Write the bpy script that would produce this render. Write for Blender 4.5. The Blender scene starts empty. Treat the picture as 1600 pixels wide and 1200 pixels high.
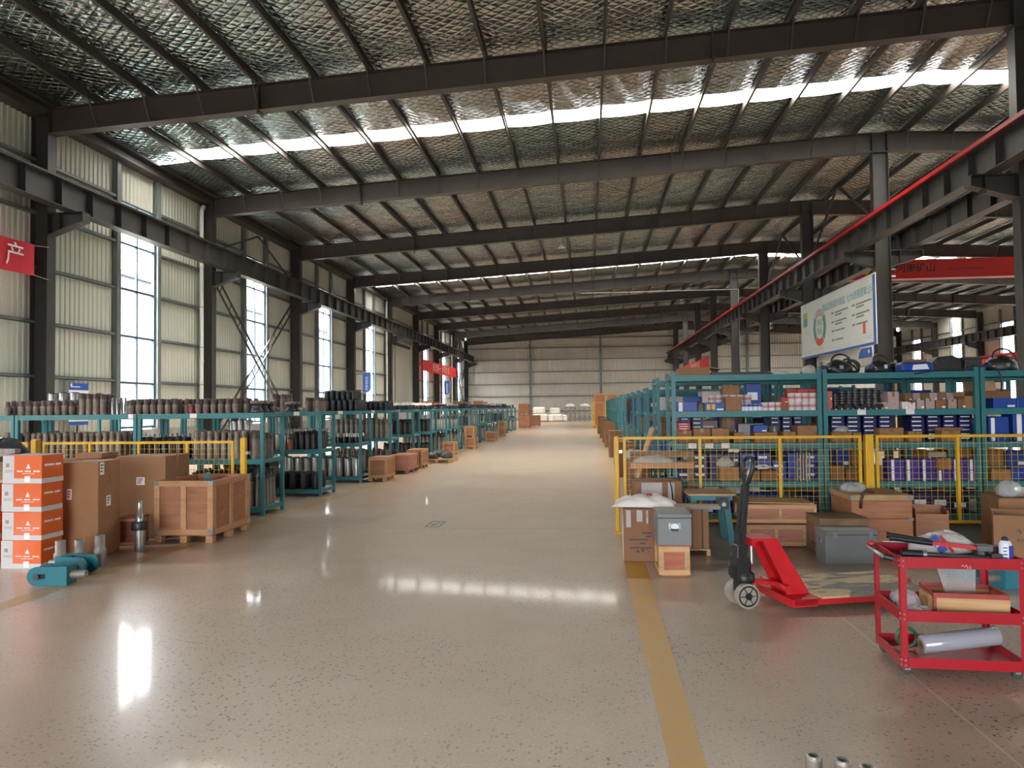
import bpy, math, random
from mathutils import Matrix, Vector, Euler
random.seed(7)
sc = bpy.context.scene
PI = math.pi
# ------------------------------------------------------------------ camera
FPX, YAW, PITCH, ROLL, HC = 1154.0, .10185, .03084, -.01166, 1.65
def _cam_axes():
    cy, sy, cp, sp, cr, sr = math.cos(YAW), math.sin(YAW), math.cos(PITCH), math.sin(PITCH), math.cos(ROLL), math.sin(ROLL)
    r0, f0, u0 = Vector((cy, sy, 0)), Vector((-sy, cy, 0)), Vector((0, 0, 1))
    F = f0*cp + u0*sp; U = u0*cp - f0*sp
    return r0*cr + U*sr, U*cr - r0*sr, F
XA, UA, FA = _cam_axes()
cd = bpy.data.cameras.new('camera'); cam = bpy.data.objects.new('camera', cd)
sc.collection.objects.link(cam)
cd.sensor_fit = 'HORIZONTAL'; cd.sensor_width = 36; cd.lens = FPX/1600*36; cd.clip_end = 600; cd.clip_start = .05
cam.matrix_world = Matrix(((XA.x, UA.x, -FA.x, 0), (XA.y, UA.y, -FA.y, 0), (XA.z, UA.z, -FA.z, HC), (0, 0, 0, 1)))
sc.camera = cam
def at(x, y, Y):            # a measured point of the photograph on the plane at depth Y
    d = FA + XA*((x-800)/FPX) - UA*((y-600)/FPX)
    return Vector((0, 0, HC)) + d*(Y/d.y)
def flr(x, y, z=0.0):       # the same on a horizontal plane
    d = FA + XA*((x-800)/FPX) - UA*((y-600)/FPX)
    return Vector((0, 0, HC)) + d*((z-HC)/d.z)
# ------------------------------------------------------------------ sky, light, exposure
sc.view_settings.view_transform = 'Standard'; sc.view_settings.look = 'None'
sc.view_settings.gamma = 1; sc.view_settings.use_curve_mapping = False
sc.view_settings.exposure = 1.35
sc.cycles.use_denoising = True; sc.cycles.adaptive_threshold = .02
sc.cycles.max_bounces = 10; sc.cycles.diffuse_bounces = 4; sc.cycles.glossy_bounces = 4
sc.cycles.transparent_max_bounces = 12; sc.cycles.transmission_bounces = 6
sc.cycles.sample_clamp_indirect = 6; sc.cycles.caustics_reflective = False; sc.cycles.caustics_refractive = False
w = bpy.data.worlds.new('sky'); sc.world = w; w.use_nodes = True
SKY = 20.0
wn = w.node_tree.nodes; wl = w.node_tree.links
bg = wn['Background']; bg.inputs['Strength'].default_value = SKY
tcw = wn.new('ShaderNodeTexCoord'); sepw = wn.new('ShaderNodeSeparateXYZ'); rmp = wn.new('ShaderNodeValToRGB')
wl.new(tcw.outputs['Generated'], sepw.inputs[0]); wl.new(sepw.outputs['Z'], rmp.inputs[0]); wl.new(rmp.outputs[0], bg.inputs['Color'])
rmp.color_ramp.elements[0].position = 0.0; rmp.color_ramp.elements[0].color = (.36, .39, .42, 1)
rmp.color_ramp.elements[1].position = 1.0; rmp.color_ramp.elements[1].color = (1.03, 1.01, .98, 1)
def portal(name, loc, rot, sx, sy):      # guides the sky's light through a real opening
    l = bpy.data.lights.new(name, 'AREA'); l.shape = 'RECTANGLE'; l.size = sx; l.size_y = sy
    l.cycles.is_portal = True
    o = bpy.data.objects.new(name, l); sc.collection.objects.link(o); o.location = loc; o.rotation_euler = rot
# ------------------------------------------------------------------ geometry helpers
CUBE_F = [(0, 3, 2, 1), (4, 5, 6, 7), (0, 1, 5, 4), (1, 2, 6, 5), (2, 3, 7, 6), (3, 0, 4, 7)]
class MB:
    def __init__(s): s.v = []; s.f = []; s.sm = []
    def add(s, vs, fs, sm=False, mx=None):
        n = len(s.v)
        s.v += [tuple(mx @ Vector(p)) for p in vs] if mx else [tuple(p) for p in vs]
        s.f += [tuple(i+n for i in f) for f in fs]; s.sm += [sm]*len(fs); return s
    def box(s, x0, x1, y0, y1, z0, z1, mx=None):
        return s.add([(x0, y0, z0), (x1, y0, z0), (x1, y1, z0), (x0, y1, z0), (x0, y0, z1), (x1, y0, z1), (x1, y1, z1), (x0, y1, z1)], CUBE_F, False, mx)
    def bar(s, p, q, a, b=None, up=(0, 0, 1)):       # square bar from p to q, a wide, b high
        b = b or a; p = Vector(p); q = Vector(q); d = (q-p); L = d.length; d.normalize(); u = Vector(up)
        if abs(d.dot(u)) > .98: u = Vector((0, 1, 0))
        x = d.cross(u).normalized(); z = x.cross(d)
        m = Matrix(((d.x, x.x, z.x, p.x), (d.y, x.y, z.y, p.y), (d.z, x.z, z.z, p.z), (0, 0, 0, 1)))
        return s.box(0, L, -a/2, a/2, -b/2, b/2, m)
    def lathe(s, prof, n=16, mx=None, smooth=True):  # profile of (r,z) about the z axis, closed by caps
        vs = []; fs = []
        for r, z in prof:
            for k in range(n): vs.append((r*math.cos(2*PI*k/n), r*math.sin(2*PI*k/n), z))
        m = len(prof)
        for j in range(m-1):
            for k in range(n):
                fs.append((j*n+k, j*n+(k+1) % n, (j+1)*n+(k+1) % n, (j+1)*n+k))
        s.add(vs, fs, smooth, mx)
        if prof[0][0] > 1e-6: s.add([vs[k] for k in range(n)], [tuple(range(n-1, -1, -1))], False, mx)
        if prof[-1][0] > 1e-6: s.add([vs[(m-1)*n+k] for k in range(n)], [tuple(range(n))], False, mx)
        return s
    def cyl(s, p, q, r, n=12, r2=None):
        p = Vector(p); q = Vector(q); d = q-p; L = d.length; m = Matrix.Translation(p) @ d.to_track_quat('Z', 'Y').to_matrix().to_4x4()
        return s.lathe([(r, 0), (r2 if r2 is not None else r, L)], n, m)
    def tube(s, pts, r, n=6):
        pts = [Vector(p) for p in pts]; vs = []; fs = []; x = None
        for i, p in enumerate(pts):
            d = (pts[min(i+1, len(pts)-1)]-pts[max(i-1, 0)]).normalized()
            x = d.orthogonal().normalized() if x is None else (x-d*x.dot(d)).normalized()
            y = d.cross(x)
            vs += [p+x*(r*math.cos(2*PI*k/n))+y*(r*math.sin(2*PI*k/n)) for k in range(n)]
        for i in range(len(pts)-1):
            fs += [(i*n+k, i*n+(k+1) % n, (i+1)*n+(k+1) % n, (i+1)*n+k) for k in range(n)]
        fs += [tuple(range(n-1, -1, -1)), tuple((len(pts)-1)*n+k for k in range(n))]
        return s.add(vs, fs, True)
    def prism(s, poly, t0, t1, mx=None):             # poly in xy extruded in z
        n = len(poly); vs = [(x, y, t0) for x, y in poly]+[(x, y, t1) for x, y in poly]
        return s.add(vs, [tuple(range(n-1, -1, -1)), tuple(range(n, 2*n))]+[(k, (k+1) % n, n+(k+1) % n, n+k) for k in range(n)], False, mx)
    def torus(s, c, R, r, mx=None, n=20, m=8):
        vs = []; fs = []
        for i in range(n):
            a = 2*PI*i/n
            for j in range(m):
                b = 2*PI*j/m; vs.append((c[0]+(R+r*math.cos(b))*math.cos(a), c[1]+(R+r*math.cos(b))*math.sin(a), c[2]+r*math.sin(b)))
        for i in range(n):
            for j in range(m): fs.append((i*m+j, ((i+1) % n)*m+j, ((i+1) % n)*m+(j+1) % m, i*m+(j+1) % m))
        return s.add(vs, fs, True, mx)
    def mesh(s, name):
        me = bpy.data.meshes.new(name); me.from_pydata(s.v, [], s.f); me.polygons.foreach_set('use_smooth', s.sm); me.update(); return me
def link(o, parent=None):
    sc.collection.objects.link(o)
    if parent: o.parent = parent
    return o
def obj(name, g, m, parent=None, loc=(0, 0, 0), rot=(0, 0, 0)):
    me = g.mesh(name) if isinstance(g, MB) else g
    if m is not None:
        if not me.materials: me.materials.append(m)
    o = bpy.data.objects.new(name, me); link(o, parent); o.location = loc; o.rotation_euler = rot; return o
def inst(name, me, m, parent=None, loc=(0, 0, 0), rot=(0, 0, 0), sca=None):      # shares mesh data, material on the object
    o = bpy.data.objects.new(name, me)
    if not me.materials: me.materials.append(m)
    if me.materials[0] != m: o.material_slots[0].link = 'OBJECT'; o.material_slots[0].material = m
    link(o, parent); o.location = loc; o.rotation_euler = rot
    if sca: o.scale = sca
    return o
def tag(o, label=None, cat=None, group=None, kind=None):
    if label: o['label'] = label
    if cat: o['category'] = cat
    if group: o['group'] = group
    if kind: o['kind'] = kind
    return o
def thing(name, label, cat, loc=(0, 0, 0), rz=0, group=None):
    o = bpy.data.objects.new(name, None); o.empty_display_size = .1; link(o); o.location = loc; o.rotation_euler = (0, 0, rz)
    return tag(o, label, cat, group)
def struct(name, loc=(0, 0, 0), parent=None):
    o = bpy.data.objects.new(name, None); o.empty_display_size = .1; link(o, parent); o.location = loc
    if not parent: o['kind'] = 'structure'
    return o
def dup(root, loc=None, rz=None, label=None, group=None, parent=None):
    r = root.copy(); link(r, parent)
    if loc is not None: r.location = loc
    if rz is not None: r.rotation_euler = (0, 0, rz)
    if label: r['label'] = label
    if group: r['group'] = group
    for ch in list(root.children):
        c = ch.copy(); link(c, r)
        for g in ch.children: d = g.copy(); link(d, c)
    return r
TS = bpy.data.scenes.new('lettering_workbench')
def text(body, size, m, parent, loc, rot, sx=1.0, name='lettering', align='CENTER', bold=0.0):
    cu = bpy.data.curves.new('t', 'FONT'); cu.body = body; cu.size = size; cu.align_x = align; cu.align_y = 'CENTER'
    cu.extrude = .0008; cu.offset = bold; cu.resolution_u = 2
    t = bpy.data.objects.new('t', cu); TS.collection.objects.link(t); TS.view_layers[0].update()
    me = bpy.data.meshes.new_from_object(t.evaluated_get(TS.view_layers[0].depsgraph))
    bpy.data.objects.remove(t); bpy.data.curves.remove(cu)
    me.materials.clear(); me.materials.append(m)
    o = bpy.data.objects.new(name, me); link(o, parent); o.location = loc; o.rotation_euler = rot; o.scale = (sx, 1, 1); return o
RF = (PI/2, 0, 0)            # reads from the -y side
RXP = (PI/2, 0, PI/2)        # reads from the +x side
RXM = (PI/2, 0, -PI/2)       # reads from the -x side
# ------------------------------------------------------------------ materials
def _base(name, rough, metal, spec=.5):
    m = bpy.data.materials.new(name); m.use_nodes = True; nt = m.node_tree; b = nt.nodes['Principled BSDF']
    b.inputs['Roughness'].default_value = rough; b.inputs['Metallic'].default_value = metal; b.inputs['Specular IOR Level'].default_value = spec
    return m, nt, b
def mix(nt, fac, a, b):
    n = nt.nodes.new('ShaderNodeMix'); n.data_type = 'RGBA'
    if hasattr(fac, 'node'): nt.links.new(fac, n.inputs[0])
    else: n.inputs[0].default_value = fac
    for s, v in ((6, a), (7, b)):
        if hasattr(v, 'node'): nt.links.new(v, n.inputs[s])
        else: n.inputs[s].default_value = (*v[:3], 1)
    return n.outputs[2]
def noise(nt, scale, det=3, coord='Object', dist=0, stretch=None):
    tc = nt.nodes.new('ShaderNodeTexCoord'); n = nt.nodes.new('ShaderNodeTexNoise'); n.inputs['Scale'].default_value = scale
    n.inputs['Detail'].default_value = det; n.inputs['Distortion'].default_value = dist
    src = tc.outputs[coord]
    if stretch:
        mp = nt.nodes.new('ShaderNodeMapping'); mp.inputs['Scale'].default_value = stretch; nt.links.new(src, mp.inputs[0]); src = mp.outputs[0]
    nt.links.new(src, n.inputs['Vector']); return n.outputs['Fac']
def ramp(nt, src, p0, p1, c0=(0, 0, 0), c1=(1, 1, 1)):
    r = nt.nodes.new('ShaderNodeValToRGB'); nt.links.new(src, r.inputs[0]); e = r.color_ramp.elements
    e[0].position = p0; e[1].position = p1; e[0].color = (*c0, 1); e[1].color = (*c1, 1); return r.outputs[0]
def bump(nt, b, h, strength=.3, dist=.01):
    n = nt.nodes.new('ShaderNodeBump'); n.inputs['Strength'].default_value = strength; n.inputs['Distance'].default_value = dist
    nt.links.new(h, n.inputs['Height']); nt.links.new(n.outputs[0], b.inputs['Normal'])
def sr(r, g, b): return tuple(((c/255+.055)/1.055)**2.4 if c > 10 else c/255/12.92 for c in (r, g, b))
def M(name, rgb, rough=.5, metal=0., var=.15, scale=6, rand=.0, bmp=0, bs=30, spec=.5, coat=0):
    m, nt, b = _base(name, rough, metal, spec)
    f = ramp(nt, noise(nt, scale, 4), .3, .7)
    col = mix(nt, f, [c*(1-var) for c in rgb], [min(1, c*(1+var)) for c in rgb])
    if rand:
        oi = nt.nodes.new('ShaderNodeObjectInfo'); hs = nt.nodes.new('ShaderNodeHueSaturation')
        mr = nt.nodes.new('ShaderNodeMapRange'); mr.inputs[3].default_value = 1-rand; mr.inputs[4].default_value = 1+rand
        nt.links.new(oi.outputs['Random'], mr.inputs[0]); nt.links.new(mr.outputs[0], hs.inputs['Value']); nt.links.new(col, hs.inputs['Color']); col = hs.outputs[0]
    nt.links.new(col, b.inputs['Base Color'])
    if coat: b.inputs['Coat Weight'].default_value = coat
    if bmp: bump(nt, b, noise(nt, bs, 4), bmp, .01)
    return m
def M_wood(name, c0, c1, scale=5, rough=.6, axis=0):
    m, nt, b = _base(name, rough, 0)
    st = [1, 1, 1]; st[axis] = .12
    f = ramp(nt, noise(nt, scale*3, 5, dist=1.2, stretch=st), .3, .7)
    g = ramp(nt, noise(nt, scale*.6, 2), .35, .7)
    oi = nt.nodes.new('ShaderNodeObjectInfo'); hs = nt.nodes.new('ShaderNodeHueSaturation')
    mr = nt.nodes.new('ShaderNodeMapRange'); mr.inputs[3].default_value = .85; mr.inputs[4].default_value = 1.12
    nt.links.new(oi.outputs['Random'], mr.inputs[0]); nt.links.new(mr.outputs[0], hs.inputs['Value'])
    c = mix(nt, f, c0, c1); c = mix(nt, g, c, mix(nt, .5, c, c1)); nt.links.new(c, hs.inputs['Color'])
    nt.links.new(hs.outputs[0], b.inputs['Base Color']); bump(nt, b, f, .15, .003); return m
# ------------------------------------------------------------------ materials of the place
def M_floor():
    m, nt, b = _base('polished concrete', .3, 0, .35)
    L = nt.links
    big = ramp(nt, noise(nt, .35, 4), .3, .7); med = ramp(nt, noise(nt, 2.2, 5), .3, .72); fin = noise(nt, 60, 3)
    c = mix(nt, big, sr(192, 167, 146), sr(208, 183, 161)); c = mix(nt, med, c, sr(186, 162, 142))
    fr = ramp(nt, fin, .25, .75); c = mix(nt, .35, c, mix(nt, fr, sr(140, 124, 106), sr(202, 184, 160)))
    tc = nt.nodes.new('ShaderNodeTexCoord')
    def vor(sca, lo, hi):
        v = nt.nodes.new('ShaderNodeTexVoronoi'); v.inputs['Scale'].default_value = sca; L.new(tc.outputs['Object'], v.inputs['Vector'])
        d = ramp(nt, v.outputs['Distance'], lo, hi, (1, 1, 1), (0, 0, 0))
        s = nt.nodes.new('ShaderNodeSeparateColor'); L.new(v.outputs['Color'], s.inputs[0])
        return d, s.outputs[0], s.outputs[1]
    def mul(a, b_):
        n = nt.nodes.new('ShaderNodeMath'); n.operation = 'MULTIPLY'
        for i, x in ((0, a), (1, b_)):
            if hasattr(x, 'node'): L.new(x, n.inputs[i])
            else: n.inputs[i].default_value = x
        return n.outputs[0]
    patch = ramp(nt, noise(nt, .55, 3), .34, .6)
    d, r1, r2 = vor(40, .28, .42); sel = ramp(nt, r1, .72, .75); k = mul(mul(d, sel), patch)
    c = mix(nt, mul(k, .8), c, sr(84, 72, 62))
    d2, q1, q2 = vor(52, .22, .34); sel2 = ramp(nt, q1, .88, .9); c = mix(nt, mul(mul(d2, sel2), .6), c, sr(205, 192, 172))
    d3, q3, q4 = vor(75, .2, .36); c = mix(nt, mul(mul(mul(d3, ramp(nt, q3, .75, .78)), patch), .5), c, sr(110, 98, 86))
    sp = nt.nodes.new('ShaderNodeSeparateXYZ'); L.new(tc.outputs['Object'], sp.inputs[0])
    def line(out, off, per, half, soft):
        def ma(op, a, v):
            n = nt.nodes.new('ShaderNodeMath'); n.operation = op; L.new(a, n.inputs[0]); n.inputs[1].default_value = v; return n.outputs[0]
        x = ma('SUBTRACT', out, off)
        if per: x = ma('MULTIPLY', ma('SUBTRACT', ma('FRACT', ma('ADD', ma('DIVIDE', x, per), .5), 0), .5), per)
        n = nt.nodes.new('ShaderNodeMath'); n.operation = 'ABSOLUTE'; L.new(x, n.inputs[0])
        return ramp2(nt, n.outputs[0], half, half+soft)
    def ramp2(nt, s, a, b_):
        n = nt.nodes.new('ShaderNodeMapRange'); L.new(s, n.inputs[0]); n.inputs[1].default_value = a; n.inputs[2].default_value = b_; n.inputs[3].default_value = 1; n.inputs[4].default_value = 0; return n.outputs[0]
    gt = nt.nodes.new('ShaderNodeMath'); gt.operation = 'GREATER_THAN'; L.new(sp.outputs['Y'], gt.inputs[0]); gt.inputs[1].default_value = 8.0
    c = mix(nt, mul(mul(line(sp.outputs['Y'], 10.01, 4.7, .006, .012), .6), gt.outputs[0]), c, sr(90, 80, 70))
    c = mix(nt, mul(line(sp.outputs['X'], 1.925, 0, .004, .004), .95), c, sr(205, 195, 178))
    L.new(c, b.inputs['Base Color'])
    b.inputs['Roughness'].default_value = .31; b.inputs['Coat Weight'].default_value = .22; b.inputs['Coat Roughness'].default_value = .07
    bump(nt, b, noise(nt, 40, 3), .03, .004)
    return m
def M_foil():
    m, nt, b = _base('silver roof foil', .22, 1.0)
    L = nt.links
    tc = nt.nodes.new('ShaderNodeTexCoord'); sp = nt.nodes.new('ShaderNodeSeparateXYZ'); L.new(tc.outputs['Object'], sp.inputs[0])
    def ma(op, a, v):
        n = nt.nodes.new('ShaderNodeMath'); n.operation = op
        for i, x in ((0, a), (1, v)):
            if hasattr(x, 'node'): L.new(x, n.inputs[i])
            else: n.inputs[i].default_value = x
        return n.outputs[0]
    hs = []
    for sg in (1, -1):
        u = ma('MULTIPLY', ma('ADD', ma('MULTIPLY', sp.outputs['X'], .62), ma('MULTIPLY', sp.outputs['Y'], .78*sg)), PI/.21)
        hs.append(ma('ABSOLUTE', ma('SINE', u, 0), 0))
    h = ma('MINIMUM', hs[0], hs[1]); h = ma('POWER', h, .5)
    n1 = noise(nt, 1.6, 3); n2 = noise(nt, 7, 3)
    tot = ma('ADD', ma('MULTIPLY', h, .028), ma('ADD', ma('MULTIPLY', n1, .16), ma('MULTIPLY', n2, .03)))
    bump(nt, b, tot, .9, 1.0)
    tint = ramp(nt, noise(nt, .16, 3), .42, .6)
    c = mix(nt, tint, (.36, .45, .44), (.44, .41, .37))
    wire = ramp(nt, h, .12, .3); c = mix(nt, wire, (.16, .16, .16), c)
    L.new(c, b.inputs['Base Color']); return m
def M_glass(name, tint=(1, 1, 1), gl=.06):
    m = bpy.data.materials.new(name); m.use_nodes = True; nt = m.node_tree; nt.nodes.remove(nt.nodes['Principled BSDF'])
    t = nt.nodes.new('ShaderNodeBsdfTransparent'); g = nt.nodes.new('ShaderNodeBsdfGlossy'); x = nt.nodes.new('ShaderNodeMixShader')
    t.inputs[0].default_value = (*tint, 1); g.inputs['Roughness'].default_value = .05; x.inputs[0].default_value = gl
    nt.links.new(t.outputs[0], x.inputs[1]); nt.links.new(g.outputs[0], x.inputs[2]); nt.links.new(x.outputs[0], nt.nodes['Material Output'].inputs[0]); return m
def M_skylight():
    m = bpy.data.materials.new('fibreglass roof light'); m.use_nodes = True; nt = m.node_tree; nt.nodes.remove(nt.nodes['Principled BSDF'])
    t = nt.nodes.new('ShaderNodeBsdfTransparent'); g = nt.nodes.new('ShaderNodeBsdfTranslucent'); x = nt.nodes.new('ShaderNodeMixShader')
    t.inputs[0].default_value = (.9, .86, .78, 1); g.inputs[0].default_value = (.9, .86, .75, 1); x.inputs[0].default_value = .25
    nt.links.new(t.outputs[0], x.inputs[1]); nt.links.new(g.outputs[0], x.inputs[2]); nt.links.new(x.outputs[0], nt.nodes['Material Output'].inputs[0]); return m
m_floor = M_floor(); m_foil = M_foil(); m_glass = M_glass('window glass'); m_sky = M_skylight()
m_steel = M('dark painted steel', sr(58, 55, 53), .5, 0, .12, 1.5)
m_raft = M('dark brown rafter paint', sr(68, 60, 56), .5, 0, .14, 1.2)
m_purl = M('dark purlin paint', sr(66, 60, 56), .5, 0, .15, 3)
m_clad = M('pale grey-green cladding', sr(188, 190, 178), .55, 0, .06, .6)
m_cladb = M('pale beige cladding', sr(182, 180, 172), .55, 0, .06, .6)
m_girt = M('grey girt paint', sr(105, 112, 112), .45, 0, .12, 2)
m_frame = M('blue-grey window frame', sr(66, 84, 98), .4, 0, .08, 3)
m_pvc = M('white pvc', sr(226, 226, 222), .35, 0, .04, 3)
m_red = M('signal red paint', sr(176, 26, 34), .4, 0, .1, 2)
m_cranered = M('crane red paint', sr(184, 30, 32), .45, 0, .08, .6)
m_black = M('black plastic', sr(30, 30, 32), .45, 0, .15, 6)
m_yellow = M('yellow paint', sr(214, 164, 18), .45, 0, .1, 5)
m_white = M('white print', sr(236, 236, 234), .5, 0, .03, 4)
m_plaster = M('grey sill render', sr(150, 150, 146), .8, 0, .1, 2)
m_out = M('outside concrete', sr(120, 120, 116), .9, 0, .1, .2)
m_outb = M('distant blue-grey facade', sr(60, 66, 76), .8, 0, .05, .1)
m_outr = M('faded red sign paint', sr(200, 70, 70), .7, 0, .05, 1)
# ------------------------------------------------------------------ the building
S = 8.5; F0 = 18.13; XL = -13.97; XM0, XM1 = 9.88, 10.40; XRG = 10.14; XRW = 34.30; A = .0557
YB, YE = -16.0, 86.6
def fy(i): return F0 + S*i - .155
def yc(i): return 22.45 + S*i
def zroof(x): return (9.89 + A*(x-XL)) if x <= XRG else (9.89 + A*(XRG-XL) - A*(x-XRG))
g = MB(); g.add([(-14.7, YB-.3, 0), (35.0, YB-.3, 0), (35.0, YE+.3, 0), (-14.7, YE+.3, 0), (-14.7, YB-.3, -.2), (35.0, YB-.3, -.2), (35.0, YE+.3, -.2), (-14.7, YE+.3, -.2)],
      [(0, 1, 2, 3), (7, 6, 5, 4), (0, 4, 5, 1), (1, 5, 6, 2), (2, 6, 7, 3), (3, 7, 4, 0)])
tag(obj('floor', g, m_floor), kind='structure')
# painted lines
def M_line(name, col, thr):
    m, nt, b = _base(name, .4, 0)
    f = ramp(nt, noise(nt, 7, 6), thr, thr+.22); c = mix(nt, f, sr(164, 146, 124), col); nt.links.new(c, b.inputs['Base Color']); return m
m_l1 = M_line('worn yellow line paint', sr(198, 146, 44), .22); m_l2 = M_line('badly worn yellow line paint', sr(176, 134, 58), .38)
def strip(name, pts, m, z=.0015):
    g = MB(); n = len(pts)
    g.add([(x0, y, z) for x0, x1, y in pts]+[(x1, y, z) for x0, x1, y in pts], [(k, n+k, n+k+1, k+1) for k in range(n-1)]); return tag(obj(name, g, m), kind='structure')
strip('trim_1', [(.345, .505, -2), (.348, .515, 3.47), (.356, .575, 8), (.375, .582, 10.2)], m_l1)
strip('trim_3', [(.375, .582, 10.2), (.41, .60, 15), (.42, .64, 30), (.43, .66, 62)], M_line('faded far yellow line paint', sr(190, 152, 92), .36))
strip('trim_2', [(-5.02, -4.84, -2), (-5.10, -4.90, 6.4), (-5.02, -4.8, 9), (-4.86, -4.66, 11.5), (-4.72, -4.54, 15), (-4.75, -4.57, 56)], m_l2)
# ceiling: foil, roof lights, purlins
ceil = struct('ceiling')
PX = [-14.15]+[-12.64+1.463*k for k in range(15)]+[9.30]
PXR = [2*XRG-x for x in PX]
SKYB = (0, 3, 6); SKH = .46
def foil_mesh(xs, y0, y1, ny):
    g = MB(); nx = len(xs); vs = []; rnd = random.Random(int(abs(y0)*100))
    for j in range(ny+1):
        y = y0+(y1-y0)*j/ny
        for i, (x, sgn) in enumerate(xs):
            e = 0 if j in (0, ny) else 1
            vs.append((x, y, zroof(x)-sgn*(.04+e*(.01+.03*rnd.random())) + (e*(rnd.random()-.5)*.015 if 0 < i < nx-1 else 0)))
    fs = [(j*nx+i, (j+1)*nx+i, (j+1)*nx+i+1, j*nx+i+1) for j in range(ny) for i in range(nx-1)]
    return g.add(vs, fs, True)
def xs_of(px):
    out = []; px = sorted(px)
    for a, b in zip(px[:-1], px[1:]):
        for t in range(4): out.append((a+(b-a)*t/4, math.sin(PI*t/4)))
    return out+[(px[-1], 0)]
xl = xs_of([-14.75]+PX[1:]+[XRG]); xr = xs_of([XRG]+PXR[1:]+[35.05])
for i in range(-4, 8):
    y0 = fy(i) if i > -4 else YB-.3; y1 = fy(i+1) if i < 7 else YE+.3
    for xs in (xl, xr):
        if i in SKYB:
            c = yc(i)+.17
            obj('roof_insulation', foil_mesh(xs, y0, c-SKH, 4), m_foil, ceil); obj('roof_insulation', foil_mesh(xs, c+SKH, y1, 4), m_foil, ceil)
            x0, x1 = (-13.3, XRG-.06) if xs is xl else (XRG+.06, 34.0)
            g = MB(); vs = []; ny = 20
            for k in range(ny+1):
                y = c-SKH+2*SKH*k/ny; dz = .02+(.03 if k % 4 in (1, 2) else 0)
                vs += [(x0, y, zroof(x0)+dz), (x1, y, zroof(x1)+dz)]
            g.add(vs, [(2*k, 2*k+2, 2*k+3, 2*k+1) for k in range(ny)]); obj('skylight_panel', g, m_sky, ceil)
            if xs is xl:
                g = MB(); g.add([(-14.75, c-SKH, 9.86), (-13.3, c-SKH, 9.93), (-13.3, c+SKH, 9.93), (-14.75, c+SKH, 9.86)], [(0, 3, 2, 1)]); obj('roof_insulation', g, m_foil, ceil)
            xm = (x0+x1)/2
            pl = portal('skylight_portal', (xm, c, zroof(xm)-.0+.12), (0, -A if xs is xl else A, 0), x1-x0, 2*SKH)
        else:
            obj('roof_insulation', foil_mesh(xs, y0, y1, 8), m_foil, ceil)
g = MB()
for a, b, c, d in ((-.035, .035, 0, .02), (-.035, .035, .2, .22), (-.035, -.02, 0, .22)): g.box(a, b, 0, S, c, d)
pm = g.mesh('purlin')
for i in range(-1, 8):
    for x in PX[1:]+PXR[1:]:
        inst('purlin', pm, m_purl, ceil, (x, fy(i), zroof(x)-.27))
# eave struts and roof bracing rods
for i in range(-1, 8):
    g = MB(); g.box(-14.6, -14.3, fy(i), fy(i+1), 9.45, 9.86); g.box(-14.3, -14.05, fy(i), fy(i+1), 9.78, 9.84); g.box(-14.3, -14.1, fy(i), fy(i+1), 9.45, 9.5)
    obj('eave_strut', g, m_purl, ceil)
for i, xa, xb in ((1, -12.9, -6.8), (1, -6.8, -1.0), (1, -1, 4.9), (4, -12.9, -6.8), (4, -6.8, -1)):
    for s_ in (0, 1):
        p = (xa if s_ else xb, fy(i), zroof(xa if s_ else xb)-.36); q = (xb if s_ else xa, fy(i+1), zroof(xb if s_ else xa)-.36)
        g = MB(); g.cyl(p, q, .012, 6); obj('brace_rod', g, m_purl, ceil)
# rafters
def shear(x0, z0, a):
    m = Matrix.Identity(4); m[2][0] = a; m[2][3] = z0-a*x0; return m
def make_rafter(side):
    x0, x1, a, z0 = (XL, XM0+.02, A, 8.97) if side == 'l' else (XM1-.02, XRW, -A, 8.97+A*(XM1-XL))
    mx = shear(x0, z0, a); g = MB()
    g.box(x0, x1, -.15, .15, 0, .018, mx); g.box(x0, x1, -.15, .15, .652, .67, mx); g.box(x0, x1, -.006, .006, .018, .652, mx)
    gs = []
    for x in ((-8.25, 3.1) if side == 'l' else (17.1, 28.4)):
        h = MB(); h.box(x-.02, x+.02, -.16, .16, -.1, .78, mx); gs.append(h)
    fb = []
    for x in (PX if side == 'l' else PXR)[1::1]:
        h = MB(); z = z0+a*(x-x0); h.bar((x, -.5, z+.72), (x, -.1, z+.03), .035, .035); fb.append(h)
    return g, gs, fb
RAF = {s_: make_rafter(s_) for s_ in 'lr'}
rcache = {}
for s_ in 'lr':
    g, gs, fb = RAF[s_]
    root = struct('rafter', (0, fy(0), 0)); obj('beam', g, m_raft, root)
    for h in gs: obj('splice_plate', h, m_raft, root)
    for h in fb: obj('fly_brace', h, m_purl, root)
    for i in range(-3, 9):
        if i: dup(root, (0, fy(i), 0))
# columns
def hsec(x0, x1, w, z0, z1, along='x'):
    g = MB(); g.box(x0, x0+.02, -w/2, w/2, z0, z1); g.box(x1-.02, x1, -w/2, w/2, z0, z1); g.box(x0+.02, x1-.02, -.007, .007, z0, z1); return g
def corbel(x0, x1, w=.3):      # tapered bracket, deep at x0
    g = MB(); s_ = 1 if x1 > x0 else -1
    pts = [(x0, 6.30), (x1, 6.62), (x1, 6.86), (x0, 6.86)]
    if s_ < 0: pts = pts[::-1]
    mx = Matrix(((1, 0, 0, 0), (0, 0, 1, 0), (0, 1, 0, 0), (0, 0, 0, 1)))
    g.prism(pts, -.01, .01, mx)
    g.box(min(x0, x1), max(x0, x1), -w/2, w/2, 6.84, 6.865)
    a = Vector((x0, 0, 6.30)); b = Vector((x1, 0, 6.62)); g.bar(a, b, w, .02)
    g.box(x1-.012, x1+.012, -w/2, w/2, 6.62, 6.84); g.box(min(x0, x1)+.3, min(x0, x1)+.32, -w/2, w/2, 6.42, 6.85)
    return g
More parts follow.
